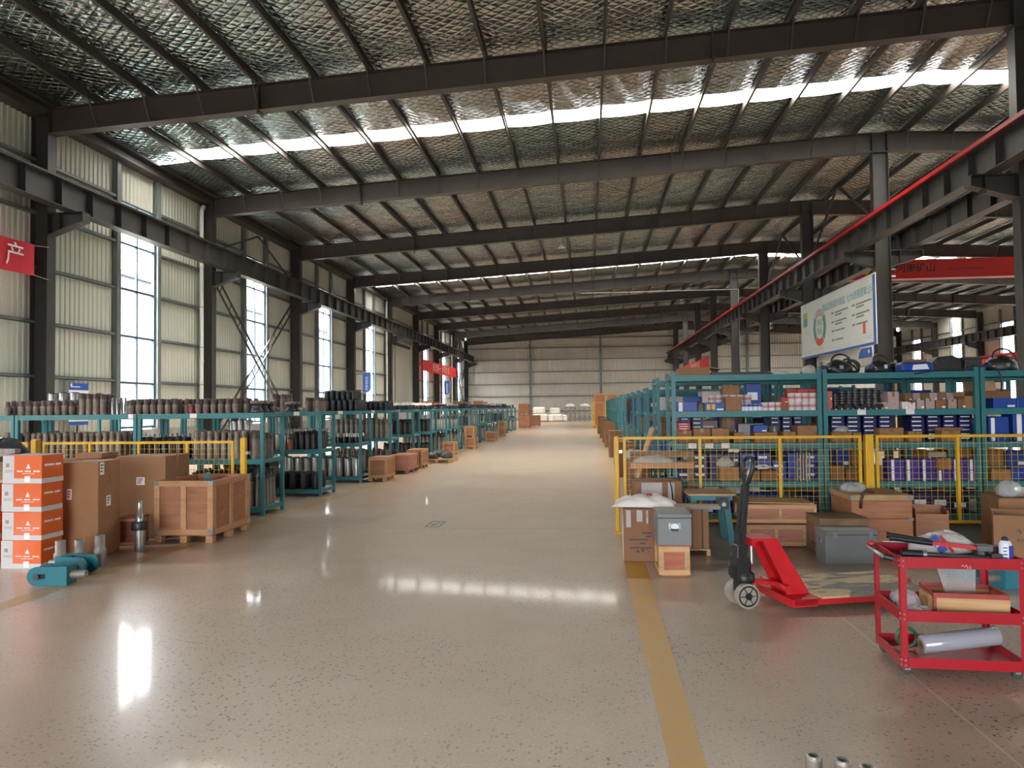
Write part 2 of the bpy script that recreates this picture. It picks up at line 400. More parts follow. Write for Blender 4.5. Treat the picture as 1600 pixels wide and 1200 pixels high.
for i in range(-3, 9):
    for nm, x0, x1, zt, cor in (('l', -14.45, XL, 9.55, ((XL, -13.0),)), ('m', XM0, XM1, 11.0, ((XM0, 8.85), (XM1, 11.45))), ('r', XRW, 34.78, 9.55, ((XRW, 33.3),))):
        if i == -3 and False: continue
        key = 'col'+nm
        if key not in rcache:
            root = struct('column', (0, fy(i), 0)); c = obj('shaft', hsec(x0, x1, .31, 0, zt), m_steel, root)
            for a, b in cor: obj('bracket', corbel(a, b), m_steel, root)
            g = MB(); g.box(x0-.08, x1+.08, -.24, .24, 0, .025); obj('base_plate', g, m_steel, root)
            if nm == 'm':
                g = MB(); g.box(x0-.04, x1+.04, -.16, .16, 10.27, 10.3); obj('cap_plate', g, m_steel, root)
            rcache[key] = root
        else: dup(rcache[key], (0, fy(i), 0))
# crane girders
def girder_proto(x):
    root = struct('crane_girder', (0, 0, 0)); g = MB()
    g.box(x-.17, x+.17, 0, S, 6.87, 6.89); g.box(x-.19, x+.19, 0, S, 7.56, 7.585); g.box(x-.007, x+.007, 0, S, 6.89, 7.56)
    obj('beam', g, m_steel, root)
    g = MB(); g.box(x-.035, x+.035, 0, S, 7.585, 7.68); obj('rail', g, m_steel, root)
    sm = None
    for k in range(7):
        if sm is None:
            h = MB(); h.box(-.15, .15, -.006, .006, 6.89, 7.56); sm = h.mesh('stiffener')
        inst('stiffener', sm, m_steel, root, (x, .55+1.22*k, 0))
    return root
for x in (-13.35, 9.28, 11.02, 33.7):
    root = girder_proto(x)
    if x == 9.28:
        g = MB(); g.box(x-.26, x-.19, 0, S, 7.56, 7.66); obj('conductor_bar', g, m_red, root)
    root.location = (0, fy(0), 0)
    for i in range(-2, 8):
        if i: dup(root, (0, fy(i), 0))
# walls ----------------------------------------------------------------
def corr(a0, a1, z0, z1, plane, out, axis='y', pitch=.19, d=.03):
    pts = []; n = max(1, round((a1-a0)/pitch)); p = (a1-a0)/n
    for k in range(n):
        s_ = a0+k*p; pts += [(s_, 0), (s_+p*.45, 0), (s_+p*.58, d), (s_+p*.87, d)]
    pts.append((a1, 0)); vs = []
    for z in (z0, z1):
        for a, o in pts: vs.append((plane+out*o, a, z) if axis == 'y' else (a, plane+out*o, z))
    m = len(pts); return MB().add(vs, [(k, k+1, m+k+1, m+k) for k in range(m-1)])
GZ = (2.6, 4.03, 5.48, 6.92, 8.32)
WZ0, WZ1, WH = 1.1, 8.28, .98
nwin = [0]
pane_me = {}
def window(x, y, sgn):
    nwin[0] += 1
    root = struct('window_%d' % nwin[0], (x, y, 0)); fw = .05
    g = MB()
    g.box(-.05, .05, -WH, -WH+.07, WZ0, WZ1); g.box(-.05, .05, WH-.07, WH, WZ0, WZ1); g.box(-.05, .05, -WH+.07, WH-.07, WZ0, WZ0+.07); g.box(-.05, .05, -WH+.07, WH-.07, WZ1-.07, WZ1)
    obj('window_frame', g, m_frame, root)
    g = MB(); g.box(-.035, .035, -.03, .03, WZ0+.07, WZ1-.07); obj('mullion', g, m_frame, root)
    zs = [WZ0+.07, 2.55, 4.02, 5.5, 6.95, 7.75, WZ1-.07]
    for z in zs[1:-1]:
        for s_ in (-1, 1):
            g = MB(); g.box(-.035, .035, min(.025*s_, s_*(WH-.07)), max(.025*s_, s_*(WH-.07)), z-.032, z+.032); obj('glazing_bar', g, m_frame, root)
    for z0, z1 in zip(zs[:-1], zs[1:]):
        for s_ in (-1, 1):
            key = (z0, s_)
            if key not in pane_me:
                h = MB(); a, b = sorted((.025*s_, s_*(WH-.07))); h.box(-.003, .003, a, b, z0+.0, z1-.0); pane_me[key] = h.mesh('pane')
            inst('pane', pane_me[key], m_glass, root)
    portal('window_portal', (x-sgn*.12, y, (WZ0+WZ1)/2), (0, -sgn*PI/2, 0), WZ1-WZ0, 2*WH)
for side, xw, sgn in (('left', -14.55, 1), ('right', 34.85, -1)):
    wall = struct('wall_'+side)
    for i in range(-4, 8):
        y0 = fy(i) if i > -4 else YB; y1 = fy(i+1) if i < 7 else YE; c = yc(i)
        if side == 'left' and i == 4:      # plain bay with a flush sliding door
            obj('cladding_panel', corr(y0, y1, 0, 9.95, xw, sgn), m_clad, wall)
            dr = struct('door_1', (xw+.12*sgn, c+.1, 0)); g = MB(); g.box(-.04, .04, -1.9, 0, .02, 6.4); obj('door_leaf', g, m_cladb, dr)
            g = MB(); g.box(-.04, .04, .01, 1.9, .02, 6.4); obj('door_leaf', g, m_cladb, dr)
            g = MB(); g.box(-.06, .1, -2.4, 2.4, 6.4, 6.6); obj('door_track', g, m_steel, dr)
            for z in (8.32, 6.92): g = MB(); g.box(xw+.03*sgn-.0, xw+.16*sgn, y0, y1, z-.05, z+.05) if sgn > 0 else None; obj('girt', g, m_girt, wall)
            continue
        obj('cladding_panel', corr(y0, c-WH, 1.0, 9.95, xw, sgn), m_clad, wall)
        obj('cladding_panel', corr(c+WH, y1, 1.0, 9.95, xw, sgn), m_clad, wall)
        obj('cladding_panel', corr(c-WH, c+WH, WZ1, 9.95, xw, sgn), m_clad, wall)
        g = MB(); g.box(xw-.12, xw+.12, y0, y1, 0, 1.05); obj('sill_wall', g, m_plaster, wall)
        for s_ in (-1, 1):
            g = MB(); ya, yb = sorted((c+s_*(WH+.01), c+s_*(WH+.2))); g.box(min(xw+sgn*.032, xw+sgn*.2), max(xw+sgn*.032, xw+sgn*.2), ya, yb, 1.05, 9.4); obj('wall_post', g, m_girt, wall)
        for z in GZ:
            for a, b in ((y0, c-WH-.2), (c+WH+.2, y1)):
                g = MB(); xa, xb = sorted((xw+sgn*.032, xw+sgn*.16)); g.box(xa, xb, a, b, z-.045, z-.03); g.box(xa, xb, a, b, z+.03, z+.045); q = xw+sgn*.15; g.box(min(q, xb if sgn > 0 else xa), max(q, xb if sgn > 0 else xa), a, b, z-.045, z+.045); obj('girt', g, m_girt, wall)
        window(xw+sgn*.06, c, sgn)
# far wall
wb = struct('wall_back')
posts = [-14.3, -6.65, 1.56, XRG, 18.2, 26.3, 34.6]
for a, b in zip(posts[:-1], posts[1:]):
    obj('cladding_panel', corr(a, b, 0.25, 11.4, YE, -1, 'x', .27), m_cladb, wb)
    for z in (1.12, 2.85, 4.28, 5.7, 7.13, 8.5, 9.6):
        g = MB(); g.box(a+.12, b-.12, YE-.17, YE-.031, z-.05, z+.05); obj('girt', g, m_girt, wb)
    g = MB(); g.box(a, b, YE-.1, YE+.1, 0, .35); obj('sill_wall', g, m_plaster, wb)
for x in posts[1:-1]:
    g = MB(); g.box(x-.13, x+.13, YE-.35, YE-.17, 0, zroof(x)-.5); obj('wall_post', g, m_girt, wb)
# wall behind the photographer, with an open doorway
wf = struct('wall_front')
for a, b, z0, z1 in ((-14.7, -8, 0, 11.4), (-8, 4, 5, 11.4), (4, 35, 0, 11.4)):
    obj('cladding_panel', corr(a, b, z0, z1, YB, 1, 'x', .27), m_cladb, wf)
portal('door_portal', (-2, YB-.1, 2.5), (PI/2, 0, 0), 12, 5)
# outside
g = MB(); g.add([(-400, -400, -.25), (400, -400, -.25), (400, 400, -.25), (-400, 400, -.25)], [(0, 1, 2, 3)]); tag(obj('outside_ground', g, m_out), kind='structure')
ob = thing('neighbouring_building', 'pale grey flat-roofed industrial hall seen through the left windows', 'building', (-62, 60, 0))
g = MB(); g.box(-10, 10, -70, 90, -.2, 17); obj('wall', g, m_outb, ob)
g = MB(); g.box(-10.3, 10.3, -70.3, 90.3, 17, 17.6); obj('parapet', g, m_outb, ob)
g = MB()
for y in (-1.4, -.2, 1.0): g.box(10.02, 10.1, y, y+.5, 11.2, 14.2); 
obj('roof_sign', g, m_outr, ob, (0, 28, 0))
# ------------------------------------------------------------------ racks
m_teal = M('teal rack paint', sr(46, 114, 118), .42, 0, .08, 4)
m_shelf = M('pale teal shelf sheet', sr(128, 170, 168), .5, 0, .1, 4)
m_ticket = M('paper ticket', sr(232, 222, 214), .6, 0, .04, 30)
m_tprint = M('faint grey print', sr(150, 130, 126), .6, 0, .04, 30)
ORD = ['first', 'second', 'third', 'fourth', 'fifth', 'sixth', 'seventh', 'eighth', 'ninth', 'tenth', 'eleventh', 'twelfth', 'thirteenth', 'fourteenth', 'fifteenth', 'sixteenth', 'seventeenth', 'eighteenth']
def rack(label, loc, W, D, levels, H, group, tickets=()):
    r = thing('storage_rack', label, 'rack', loc, 0, group); p = .055
    pm = MB().box(0, p, 0, p, 0, H); pm.box(-.01, p+.01, -.01, p+.01, 0, .012); pm = pm.mesh('post')
    for x in (0, W-p):
        for y in (0, D-p): inst('post', pm, m_teal, r, (x, y, 0))
    bm = MB().box(p, W-p, 0, .04, -.065, 0).box(p, W-p, .006, .034, -.08, -.065).mesh('beam')
    sm = MB().box(0, .04, p, D-p, -.06, 0).mesh('side_beam')
    hm = MB().box(.03, W-.03, .042, D-.042, -.022, -.002).mesh('shelf')
    for z in levels:
        inst('beam', bm, m_teal, r, (0, .005, z)); inst('beam', bm, m_teal, r, (0, D-.045, z))
        inst('side_beam', sm, m_teal, r, (.008, 0, z-.003)); inst('side_beam', sm, m_teal, r, (W-.048, 0, z-.003)); inst('shelf', hm, m_shelf, r, (0, 0, z))
    if tickets:
        tm = MB().box(-.055, .055, 0, .003, -.035, .035).mesh('price_ticket')
        for tx, tz in tickets: inst('price_ticket', tm, m_ticket, r, (tx, .001, tz-.033))
    return r
RW, RD, RP, RY0, RX0 = 2.08, .8, 2.5, 11.06, -5.03
LVL = (1.6, .88, .13)
NROW = 17
protoL = None
for k in range(NROW):
    nu = 3 if k < 3 else (2 if k < 7 else 1)
    for u in range(nu):
        x = RX0-RW*(u+1)-.02*u; y = RY0+RP*k
        where = ('at the aisle end of' if u == 0 else 'second unit from the aisle in' if u == 1 else 'third unit from the aisle in')
        lab = 'teal steel rack %s the %s row on the left' % (where, ORD[k] if k < len(ORD) else 'last')
        if k == 0 and u < 2:
            rack(lab, (x, y, 0), RW, RD, LVL, 1.6, 'teal racks in rows left of the aisle', ((.93, 1.6), (.5, .88)) if u == 0 else ((2.0, 1.6),))
        elif protoL is None:
            protoL = rack(lab, (x, y, 0), RW, RD, LVL, 1.6, 'teal racks in rows left of the aisle', ((1.6, 1.6), (.35, .88)))
        else: dup(protoL, (x, y, 0), None, lab)
# ------------------------------------------------------------------ drilling tools on the left racks
m_brown = M('rusty brown steel', sr(124, 108, 98), .55, .15, .3, 14, .18)
m_dbrown = M('dark brown thread coat', sr(90, 76, 69), .6, .1, .25, 14, .15)
m_gsteel = M('dull grey steel', sr(136, 128, 120), .45, .3, .2, 12, .15)
m_dsteel = M('dark grey steel', sr(70, 68, 70), .45, .4, .25, 12, .2)
m_silver = M('bright turned steel', sr(166, 164, 160), .32, .8, .08, 10, .1)
m_blk = M('black oxide steel', sr(38, 38, 42), .4, .3, .2, 10, .2)
def item(prof, n, zs, m0, m1):
    me = MB().lathe(prof, n).mesh('tool'); me.materials.append(m0); me.materials.append(m1)
    for p in me.polygons:
        if p.center.z > zs: p.material_index = 1
    return me
K = {}
K['A'] = item([(.04, 0), (.042, .03), (.051, .05), (.051, .13), (.046, .145), (.036, .155), (.038, .17), (.033, .23), (.02, .233), (.02, .2)], 12, .15, m_brown, m_dbrown)
K['B'] = item([(.045, 0), (.047, .02), (.047, .30), (.038, .325), (.036, .34), (.041, .36), (.034, .43), (.02, .432), (.02, .40)], 12, .31, m_gsteel, m_brown)
K['B2'] = item([(.05, 0), (.05, .1), (.044, .12), (.05, .14), (.05, .23), (.042, .25), (.04, .33), (.022, .333), (.022, .3)], 12, .245, m_brown, m_dbrown)
K['C'] = item([(.05, 0), (.052, .02), (.052, .16), (.045, .18), (.043, .40), (.052, .42), (.05, .47), (.03, .49), (.03, .55), (.012, .555)], 12, .41, m_gsteel, m_dsteel)
K['D'] = item([(.052, 0), (.054, .01), (.054, .27), (.05, .28), (.036, .28), (.036, .25)], 14, .271, m_silver, m_dsteel)
K['E'] = item([(.055, 0), (.06, .02), (.06, .16), (.05, .2), (.05, .24), (.03, .24), (.03, .2)], 12, .19, m_blk, m_dsteel)
K['F'] = item([(.048, 0), (.05, .01), (.05, .26), (.04, .275), (.04, .34), (.02, .345), (.02, .32)], 12, .27, m_dsteel, m_blk)
K['R'] = item([(.085, 0), (.09, .01), (.09, .075), (.082, .085), (.05, .085), (.05, .04)], 16, .08, m_brown, m_gsteel)
K['V'] = item([(.09, 0), (.095, .01), (.095, .05), (.07, .06), (.07, .13), (.1, .14), (.1, .185), (.085, .19), (.05, .19), (.05, .15)], 16, .135, m_dsteel, m_brown)
K['P'] = item([(.022, 0), (.022, .2), (.014, .21), (.014, .27), (.005, .275)], 8, .2, m_silver, m_silver)
K['G'] = item([(.055, 0), (.055, .12), (.035, .13), (.035, .2), (.02, .205)], 10, .125, m_blk, m_silver)
WORD = {'A': ('tool_joint', 'short brown tool joint'), 'B': ('drill_tool', 'tall brown-necked grey tool'), 'B2': ('drill_sub', 'dark brown stepped drill sub'),
        'C': ('overshot_tool', 'long grey necked tool'), 'D': ('steel_sleeve', 'bright turned steel sleeve'), 'E': ('black_coupling', 'black coated coupling'),
        'F': ('dark_mandrel', 'dark grey steel mandrel'), 'R': ('ring_flange', 'brown ring flange'), 'V': ('pipe_coupling', 'dark flanged pipe coupling'), 'P': ('steel_pin', 'thin bright steel pin'), 'G': ('black_plug', 'black bright-stemmed plug')}
RAD = {'A': .055, 'B': .05, 'B2': .053, 'C': .055, 'D': .057, 'E': .063, 'F': .053, 'R': .093, 'V': .103, 'P': .025, 'G': .058}
ROWW = ('front row', 'second row', 'third row', 'fourth row', 'fifth row')
NUM = ORD+['nineteenth', 'twentieth', 'twenty-first', 'twenty-second', 'twenty-third', 'twenty-fourth', 'twenty-fifth', 'twenty-sixth', 'twenty-seventh', 'twenty-eighth']
def fill(kind, x0, x1, y0, ny, z, where, px=.108, py=.115, jit=.012, sc_=1.0):
    nm, wd = WORD[kind]; n = max(1, int((x1-x0)/px)); gr = '%ss %s' % (nm.replace('_', ' '), where)
    k = round((y0-RY0)/RP-.05); r = RAD[kind]*sc_*1.03; py = max(py, 2*r+.004); n = max(1, min(n, int((x1-x0)/(2*r+.004)))); jx = max(0, min(jit, (x1-x0)/n/2-r-.001)); jy = max(0, min(jit, py/2-r-.001))
    if z < 1.5: ny = min(ny, 1+int((.68-2*r)/py)); y0 = max(y0, RY0+RP*k+.062+r+jy)
    for j in range(ny):
        for i in range(n):
            x = x0+(i+.5)*(x1-x0)/n+random.uniform(-jx, jx); y = y0+j*py+random.uniform(-jy, jy)
            if random.random() < .05: continue
            s_ = sc_*random.uniform(.97, 1.03)
            o = bpy.data.objects.new(nm, K[kind]); link(o); o.location = (x, y, z+.0015); o.rotation_euler = (0, 0, random.uniform(0, 6.28)); o.scale = (s_, s_, s_*random.uniform(.97, 1.04))
            lab = '%s, %s%s from aisle, %s' % (wd, (ROWW[j]+', ') if ny > 1 else '', NUM[n-1-i] if n-1-i < len(NUM) else 'far', where)
            tag(o, lab, 'drilling tool', gr)
Y = RY0+.13
t0 = 'top of nearest left rack'; t1 = 'nearest left rack, middle shelf'; t2 = 'nearest left rack, bottom shelf'
fill('A', -9.5, -8.25, Y, 4, 1.6, 'left cluster, '+t0); fill('D', -9.15, -8.55, Y+.5, 2, 1.6, t0, .115, .12, .008, 1.32)
fill('B2', -8.2, -7.72, Y, 3, 1.6, t0, .1); fill('P', -7.68, -7.52, Y+.05, 3, 1.6, t0, .055, .1, .01)
fill('A', -7.48, -6.36, Y, 5, 1.6, 'middle cluster, '+t0, .11); fill('A', -6.22, -5.36, Y, 5, 1.6, 'right cluster, '+t0, .11)
fill('V', -5.33, -5.08, Y+.02, 3, 1.6, t0, .24, .24)
fill('B', -9.5, -7.45, Y, 4, .88, 'left cluster, '+t1, .11, .13); fill('F', -7.4, -6.3, Y, 3, .88, t1, .1, .14); fill('P', -7.4, -6.3, Y+.5, 1, .88, t1, .07, .12, .01, 1.4)
fill('B', -6.25, -5.35, Y, 5, .88, 'right cluster, '+t1, .11, .125); fill('B2', -5.33, -5.1, Y, 5, .88, t1, .115, .125, .006, 1.15)
fill('C', -6.3, -5.1, Y, 5, .13, t2, .118, .125)
o = obj('red_fitting', MB().lathe([(.05, 0), (.05, .12), (.045, .15), (.02, .155)], 12), M('dull red paint', sr(120, 44, 44), .5, 0, .15, 8), None, (-6.3, Y+.05, 1.6)); tag(o, 'short red fitting among brown tool joints on nearest left rack', 'fitting')
Y += RP; w = 'of second left rack'
fill('R', -6.95, -6.0, Y+.1, 2, 1.6, 'on top '+w, .24, .25, .03); fill('V', -5.95, -5.5, Y+.1, 2, 1.6, 'on top '+w, .23, .25, .02); fill('B2', -5.4, -5.1, Y, 4, 1.6, 'on top '+w, .1, .11, .01, .8)
fill('D', -7.0, -5.75, Y, 3, .88, 'middle shelf '+w, .118, .13); fill('D', -7.0, -6.5, Y, 2, 1.165, 'upper layer, middle '+w, .118, .13, .006)
fill('F', -5.7, -5.1, Y+.15, 3, .88, 'middle shelf '+w); fill('C', -7.05, -6.0, Y, 3, .13, 'bottom shelf '+w, .13); fill('E', -5.95, -5.1, Y, 4, .13, 'bottom shelf '+w, .13, .15, .01, 1.3)
o = thing('spray_bottle', 'orange-brown bottle with black nozzle on the second left rack', 'bottle', (-5.68, Y-.015, .8815))
m_amber = M('orange-brown plastic', sr(176, 112, 40), .35, 0, .1, 10)
obj('bottle_body', MB().lathe([(.042, 0), (.045, .02), (.045, .15), (.03, .175), (.018, .19)], 14), m_amber, o); obj('nozzle', MB().lathe([(.018, .19), (.018, .21), (.012, .22)], 10).box(-.045, .012, -.01, .01, .215, .235), m_black, o)
Y += RP; w = 'of third left rack'
fill('B2', -7.2, -6.8, Y, 4, 1.6, 'on top '+w, .09, .1, .01, 1.2); fill('R', -6.7, -6.1, Y, 2, 1.6, 'on top '+w, .2, .3, .03); fill('E', -6.05, -5.1, Y, 5, 1.6, 'on top '+w, .125, .13); fill('E', -5.95, -5.2, Y+.06, 4, 1.842, 'upper layer on top '+w, .125, .13, .01, .9)
fill('P', -7.0, -5.9, Y, 3, .88, 'middle shelf '+w, .065, .1, .01, 1.2); fill('G', -5.8, -5.1, Y, 4, .88, 'middle shelf '+w, .125, .13); fill('D', -7.0, -5.1, Y, 2, .13, 'bottom shelf '+w, .19, .3, .01, 1.5)
rot = ['E', 'D', 'G', 'F', 'R', 'V', 'B', 'P', 'A']
for k in range(3, NROW):
    Y += RP; w = 'of %s left rack' % ORD[k]; far = k > 7
    n = 2 if not far else 1; rr = random.Random(k)
    x0 = -7.0 if k < 7 else -6.6
    a, b, c, d = [rr.choice(x) for x in (('D', 'G', 'V', 'R', 'A'), ('P', 'D', 'F', 'G', 'B'), ('E', 'D', 'F', 'C', 'B'), ('E', 'V', 'G'))]
    big = {'R': .22, 'V': .22}
    fill(a, x0, -5.85, Y, n, 1.6, 'on top '+w, big.get(a, .13), .2); fill(d, -5.8, -5.1, Y, n+1, 1.6, 'aisle end top '+w, big.get(d, .13), .22)
    fill(b, x0+.3, -5.1, Y, n, .88, 'middle shelf '+w, .125 if b != 'P' else .08, .25, .01, 1.15); fill(c, x0+.3, -5.1, Y+.02, n, .13, 'bottom shelf '+w, .14, .3, .01, 1.1)
# ------------------------------------------------------------------ boxes, crates, sacks: builders
m_card = M('brown cardboard', sr(150, 107, 72), .75, 0, .1, 3, .1)
m_card2 = M('dark brown cardboard', sr(130, 90, 62), .75, 0, .1, 3, .08)
m_cardin = M('cardboard edge', sr(196, 158, 120), .8, 0, .08, 6, .05)
m_tape = M('clear brown tape', sr(150, 104, 62), .25, 0, .08, 8)
m_plyw = M_wood('plywood', sr(140, 88, 60), sr(174, 118, 82), 4)
m_pink = M_wood('pinkish plywood', sr(150, 96, 76), sr(180, 124, 100), 4)
m_pine = M_wood('pine batten', sr(166, 126, 84), sr(200, 160, 112), 5)
m_oldw = M_wood('weathered wood', sr(96, 72, 48), sr(140, 108, 74), 5)
m_zinc = M('galvanised bracket', sr(150, 156, 160), .35, .7, .1, 20)
m_orange = M('printed orange board', sr(216, 92, 18), .42, 0, .04, 4, .03, coat=.3)
m_greyp = M('printed grey board', sr(196, 194, 194), .45, 0, .03, 4, coat=.3)
m_print = M('dark print', sr(60, 50, 48), .6, 0, .05, 10)
m_wprint = M('white print on carton', sr(244, 238, 232), .5, 0, .03, 10)
m_navy = M('navy printed box', sr(18, 24, 84), .45, 0, .12, 6, .2)
m_blue = M('blue printed box', sr(24, 66, 148), .42, 0, .1, 6, .12)
m_purple = M('violet blue box', sr(56, 44, 132), .45, 0, .1, 6, .12)
m_greyb = M('grey enamel', sr(112, 114, 114), .45, 0, .06, 4)
def bevel(o, wd=.004, seg=2):
    md = o.modifiers.new('bevel', 'BEVEL'); md.width = wd; md.segments = seg; md.limit_method = 'ANGLE'; return o
def rbox(W, D, H, b):        # box with chamfered edges, origin at the centre of its base
    g = MB(); x, y = W/2, D/2
    def ring(i, z): return [(-x+i, -y, z), (x-i, -y, z), (x, -y+i, z), (x, y-i, z), (x-i, y, z), (-x+i, y, z), (-x, y-i, z), (-x, -y+i, z)]
    def ringi(i, z): return [(-x+i, -y+i, z)]*1+[(x-i, -y+i, z), (x-i, -y+i, z), (x-i, y-i, z), (x-i, y-i, z), (-x+i, y-i, z), (-x+i, y-i, z), (-x+i, -y+i, z)]
    vs = [(px_*(1-2*b/W), py_*(1-2*b/D), 0) for px_, py_, _ in ring(b, 0)]+ring(b, b)+ring(b, H-b)+[(px_*(1-2*b/W), py_*(1-2*b/D), H) for px_, py_, _ in ring(b, 0)]
    fs = [tuple(range(7, -1, -1)), tuple(range(24, 32))]
    for r_ in range(3): fs += [(r_*8+k, r_*8+(k+1) % 8, r_*8+8+(k+1) % 8, r_*8+8+k) for k in range(8)]
    return g.add(vs, fs)
def carton(name, label, loc, W, D, H, m=None, rz=0, tape=True, cat='box', group=None, paper=(), print_=(), tops=True):
    """closed carton, origin at its base centre; paper = list of (face, u, v, w, h) labels"""
    r = thing(name, label, cat, loc, rz, group); m = m or m_card
    obj('carton_body', rbox(W, D, H, .006), m, r)
    if tape:
        g = MB(); t = .0012
        g.box(-W/2-t, W/2+t, -.028, .028, H, H+t); g.box(-W/2-t, -W/2, -.028, .028, H*.72, H+t); g.box(W/2, W/2+t, -.028, .028, H*.72, H+t); obj('tape', g, m_tape, r)
    if tops:
        g = MB(); g.box(-W/2+.004, W/2-.004, .0285, .032, H-.0005, H+.0012); obj('flap_seam', g, m_cardin, r)
    for f, u, v, w_, h_ in paper:
        g = MB(); g.box(-w_/2, w_/2, 0, .0015, -h_/2, h_/2); pp = obj('paper_label', g, m_wprint, r)
        q = MB()
        for i in range(3): q.box(-w_*.38, w_*(.3-.12*i), -.0008, 0, h_*(.28-.25*i)-h_*.05, h_*(.28-.25*i)+h_*.05)
        obj('print', q, m_print, pp)
        if f == 'f': pp.location = (u, -D/2-.0017, v)
        elif f == 'r': pp.location = (W/2+.0017, u, v); pp.rotation_euler = (0, 0, PI/2)
        elif f == 'l': pp.location = (-W/2-.0017, u, v); pp.rotation_euler = (0, 0, -PI/2)
    return r
def open_carton(name, label, loc, W, D, H, m=None, rz=0, flaps=(35, 50, 40, 60), cat='box', group=None):
    r = thing(name, label, cat, loc, rz, group); m = m or m_card; t = .006
    g = MB(); g.box(-W/2, W/2, -D/2, D/2, 0, t); g.box(-W/2, W/2, -D/2, -D/2+t, t, H); g.box(-W/2, W/2, D/2-t, D/2, t, H); g.box(-W/2, -W/2+t, -D/2+t, D/2-t, t, H); g.box(W/2-t, W/2, -D/2+t, D/2-t, t, H); obj('carton_body', g, m, r)
    for k, a in enumerate(flaps):
        if a is None: continue
        L = (W if k < 2 else D)*.96; hh = min(W, D)*.42
        g = MB(); g.box(-L/2, L/2, -t, 0, 0, hh); o = obj('flap', g, m_cardin, r)
        ang = (0, PI, PI/2, -PI/2)[k]; lo = ((0, -D/2, H), (0, D/2, H), (W/2, 0, H), (-W/2, 0, H))[k]
        o.matrix_local = Matrix.Translation(lo) @ Matrix.Rotation(ang, 4, 'Z') @ Matrix.Rotation(math.radians(a), 4, 'X')
    return r
def crate(name, label, loc, W, D, H, rz=0, nf=2, ns=2, open_=False, skid=.1, mp=None, mb=None, bt=.07, group=None, brackets=False, lid=None, cat='crate'):
    """batten-framed plywood crate, origin at its base centre"""
    r = thing(name, label, cat, loc, rz, group); mp = mp or m_plyw; mb = mb or m_pine; t = .012; q = .022; z0 = skid
    fm = MB().box(-W/2+q, W/2-q, -t/2, t/2, z0, H).mesh('panel'); sm = MB().box(-t/2, t/2, -D/2+q+t, D/2-q-t, z0, H).mesh('panel')
    inst('panel', fm, mp, r, (0, -D/2+q+t/2, 0)); inst('panel', fm, mp, r, (0, D/2-q-t/2, 0)); inst('panel', sm, mp, r, (-W/2+q+t/2, 0, 0)); inst('panel', sm, mp, r, (W/2-q-t/2, 0, 0))
    obj('crate_floor', MB().box(-W/2+q, W/2-q, -D/2+q, D/2-q, z0-.015, z0), mp, r)
    hf = MB().box(-W/2, W/2, -q/2, q/2, 0, bt).mesh('batten'); vf = MB().box(-bt/2, bt/2, -q/2, q/2, z0+bt, H-bt).mesh('batten')
    hs = MB().box(-q/2, q/2, -D/2+q, D/2-q, 0, bt).mesh('batten'); vs_ = MB().box(-q/2, q/2, -bt/2, bt/2, z0+bt, H-bt).mesh('batten')
    for y in (-D/2+q/2, D/2-q/2):
        for z in (z0, H-bt): inst('batten', hf, mb, r, (0, y, z))
        for k in range(nf+1): inst('batten', vf, mb, r, (-W/2+bt/2+(W-bt)*k/nf, y, 0))
    for x in (-W/2+q/2, W/2-q/2):
        for z in (z0, H-bt): inst('batten', hs, mb, r, (x, 0, z))
        for k in range(ns+1): inst('batten', vs_, mb, r, (x, -D/2+q+bt/2+(D-bt-2*q)*k/ns, 0))
    if skid > .03:
        km = MB().box(-.045, .045, -.045, .045, 0, skid-.018).mesh('skid_block'); bm_ = MB().box(-.05, .05, -D/2, D/2, 0, .016).mesh('skid_board')
        for i in range(nf+1):
            x = -W/2+.05+(W-.1)*i/nf
            for y in (-D/2+.05, 0, D/2-.05): inst('skid_block', km, mb, r, (x, y, .002))
    if brackets:
        zm = MB().box(-.001, .06, -.002, 0, 0, .05).box(-.002, .0, -.001, .06, 0, .05).mesh('corner_bracket')
        for z in (z0+.01, H-.055):
            for x, y, a in ((-W/2, -D/2, 0), (W/2, -D/2, PI/2), (W/2, D/2, PI), (-W/2, D/2, -PI/2)): inst('corner_bracket', zm, m_zinc, r, (x, y, z), (0, 0, a))
    if not open_: obj('lid', MB().box(-W/2-.004, W/2+.004, -D/2-.004, D/2+.004, H, H+.014), lid or mp, r)
    return r
def blob(sx, sy, sz, seed, amp=.25, nu=20, nv=12, flat=.35, fold=3):
    rnd = random.Random(seed); ph = [(rnd.uniform(0, 6.3), rnd.uniform(0, 6.3), rnd.choice((2, 3, 4, 5, 7)), rnd.choice((1, 2, 3, 4)), rnd.uniform(.3, 1)) for _ in range(fold+3)]
    vs = []; fs = []
    for j in range(nv+1):
        v = PI*j/nv
        for i in range(nu):
            u = 2*PI*i/nu; k = 1+amp*sum(w_*math.sin(a*u+p)*math.sin(b*v+q_) for p, q_, a, b, w_ in ph)/len(ph)*1.6+rnd.uniform(-.5, .5)*amp*.16
            z = math.cos(v)*k
            if z < -flat: z = -flat
            vs.append((sx*math.sin(v)*math.cos(u)*k, sy*math.sin(v)*math.sin(u)*k, sz*(z+flat)/(1+flat)))
    for j in range(nv):
        for i in range(nu): fs.append((j*nu+i, (j+1)*nu+i, (j+1)*nu+(i+1) % nu, j*nu+(i+1) % nu))
    return MB().add(vs, fs, True)
def M_film(name, col, a=.45):
    m = bpy.data.materials.new(name); m.use_nodes = True; nt = m.node_tree; b = nt.nodes['Principled BSDF']
    b.inputs['Base Color'].default_value = (*col, 1); b.inputs['Roughness'].default_value = .18; b.inputs['Alpha'].default_value = a
    bump(nt, b, noise(nt, 22, 4, dist=1.5), .9, .02); return m
m_film = M_film('clear plastic film', sr(225, 225, 225), .38); m_film2 = M_film('cloudy plastic', sr(214, 210, 205), .6)
m_sack = M('white woven sack', sr(226, 216, 206), .7, 0, .06, 10, 0, .3, 40)
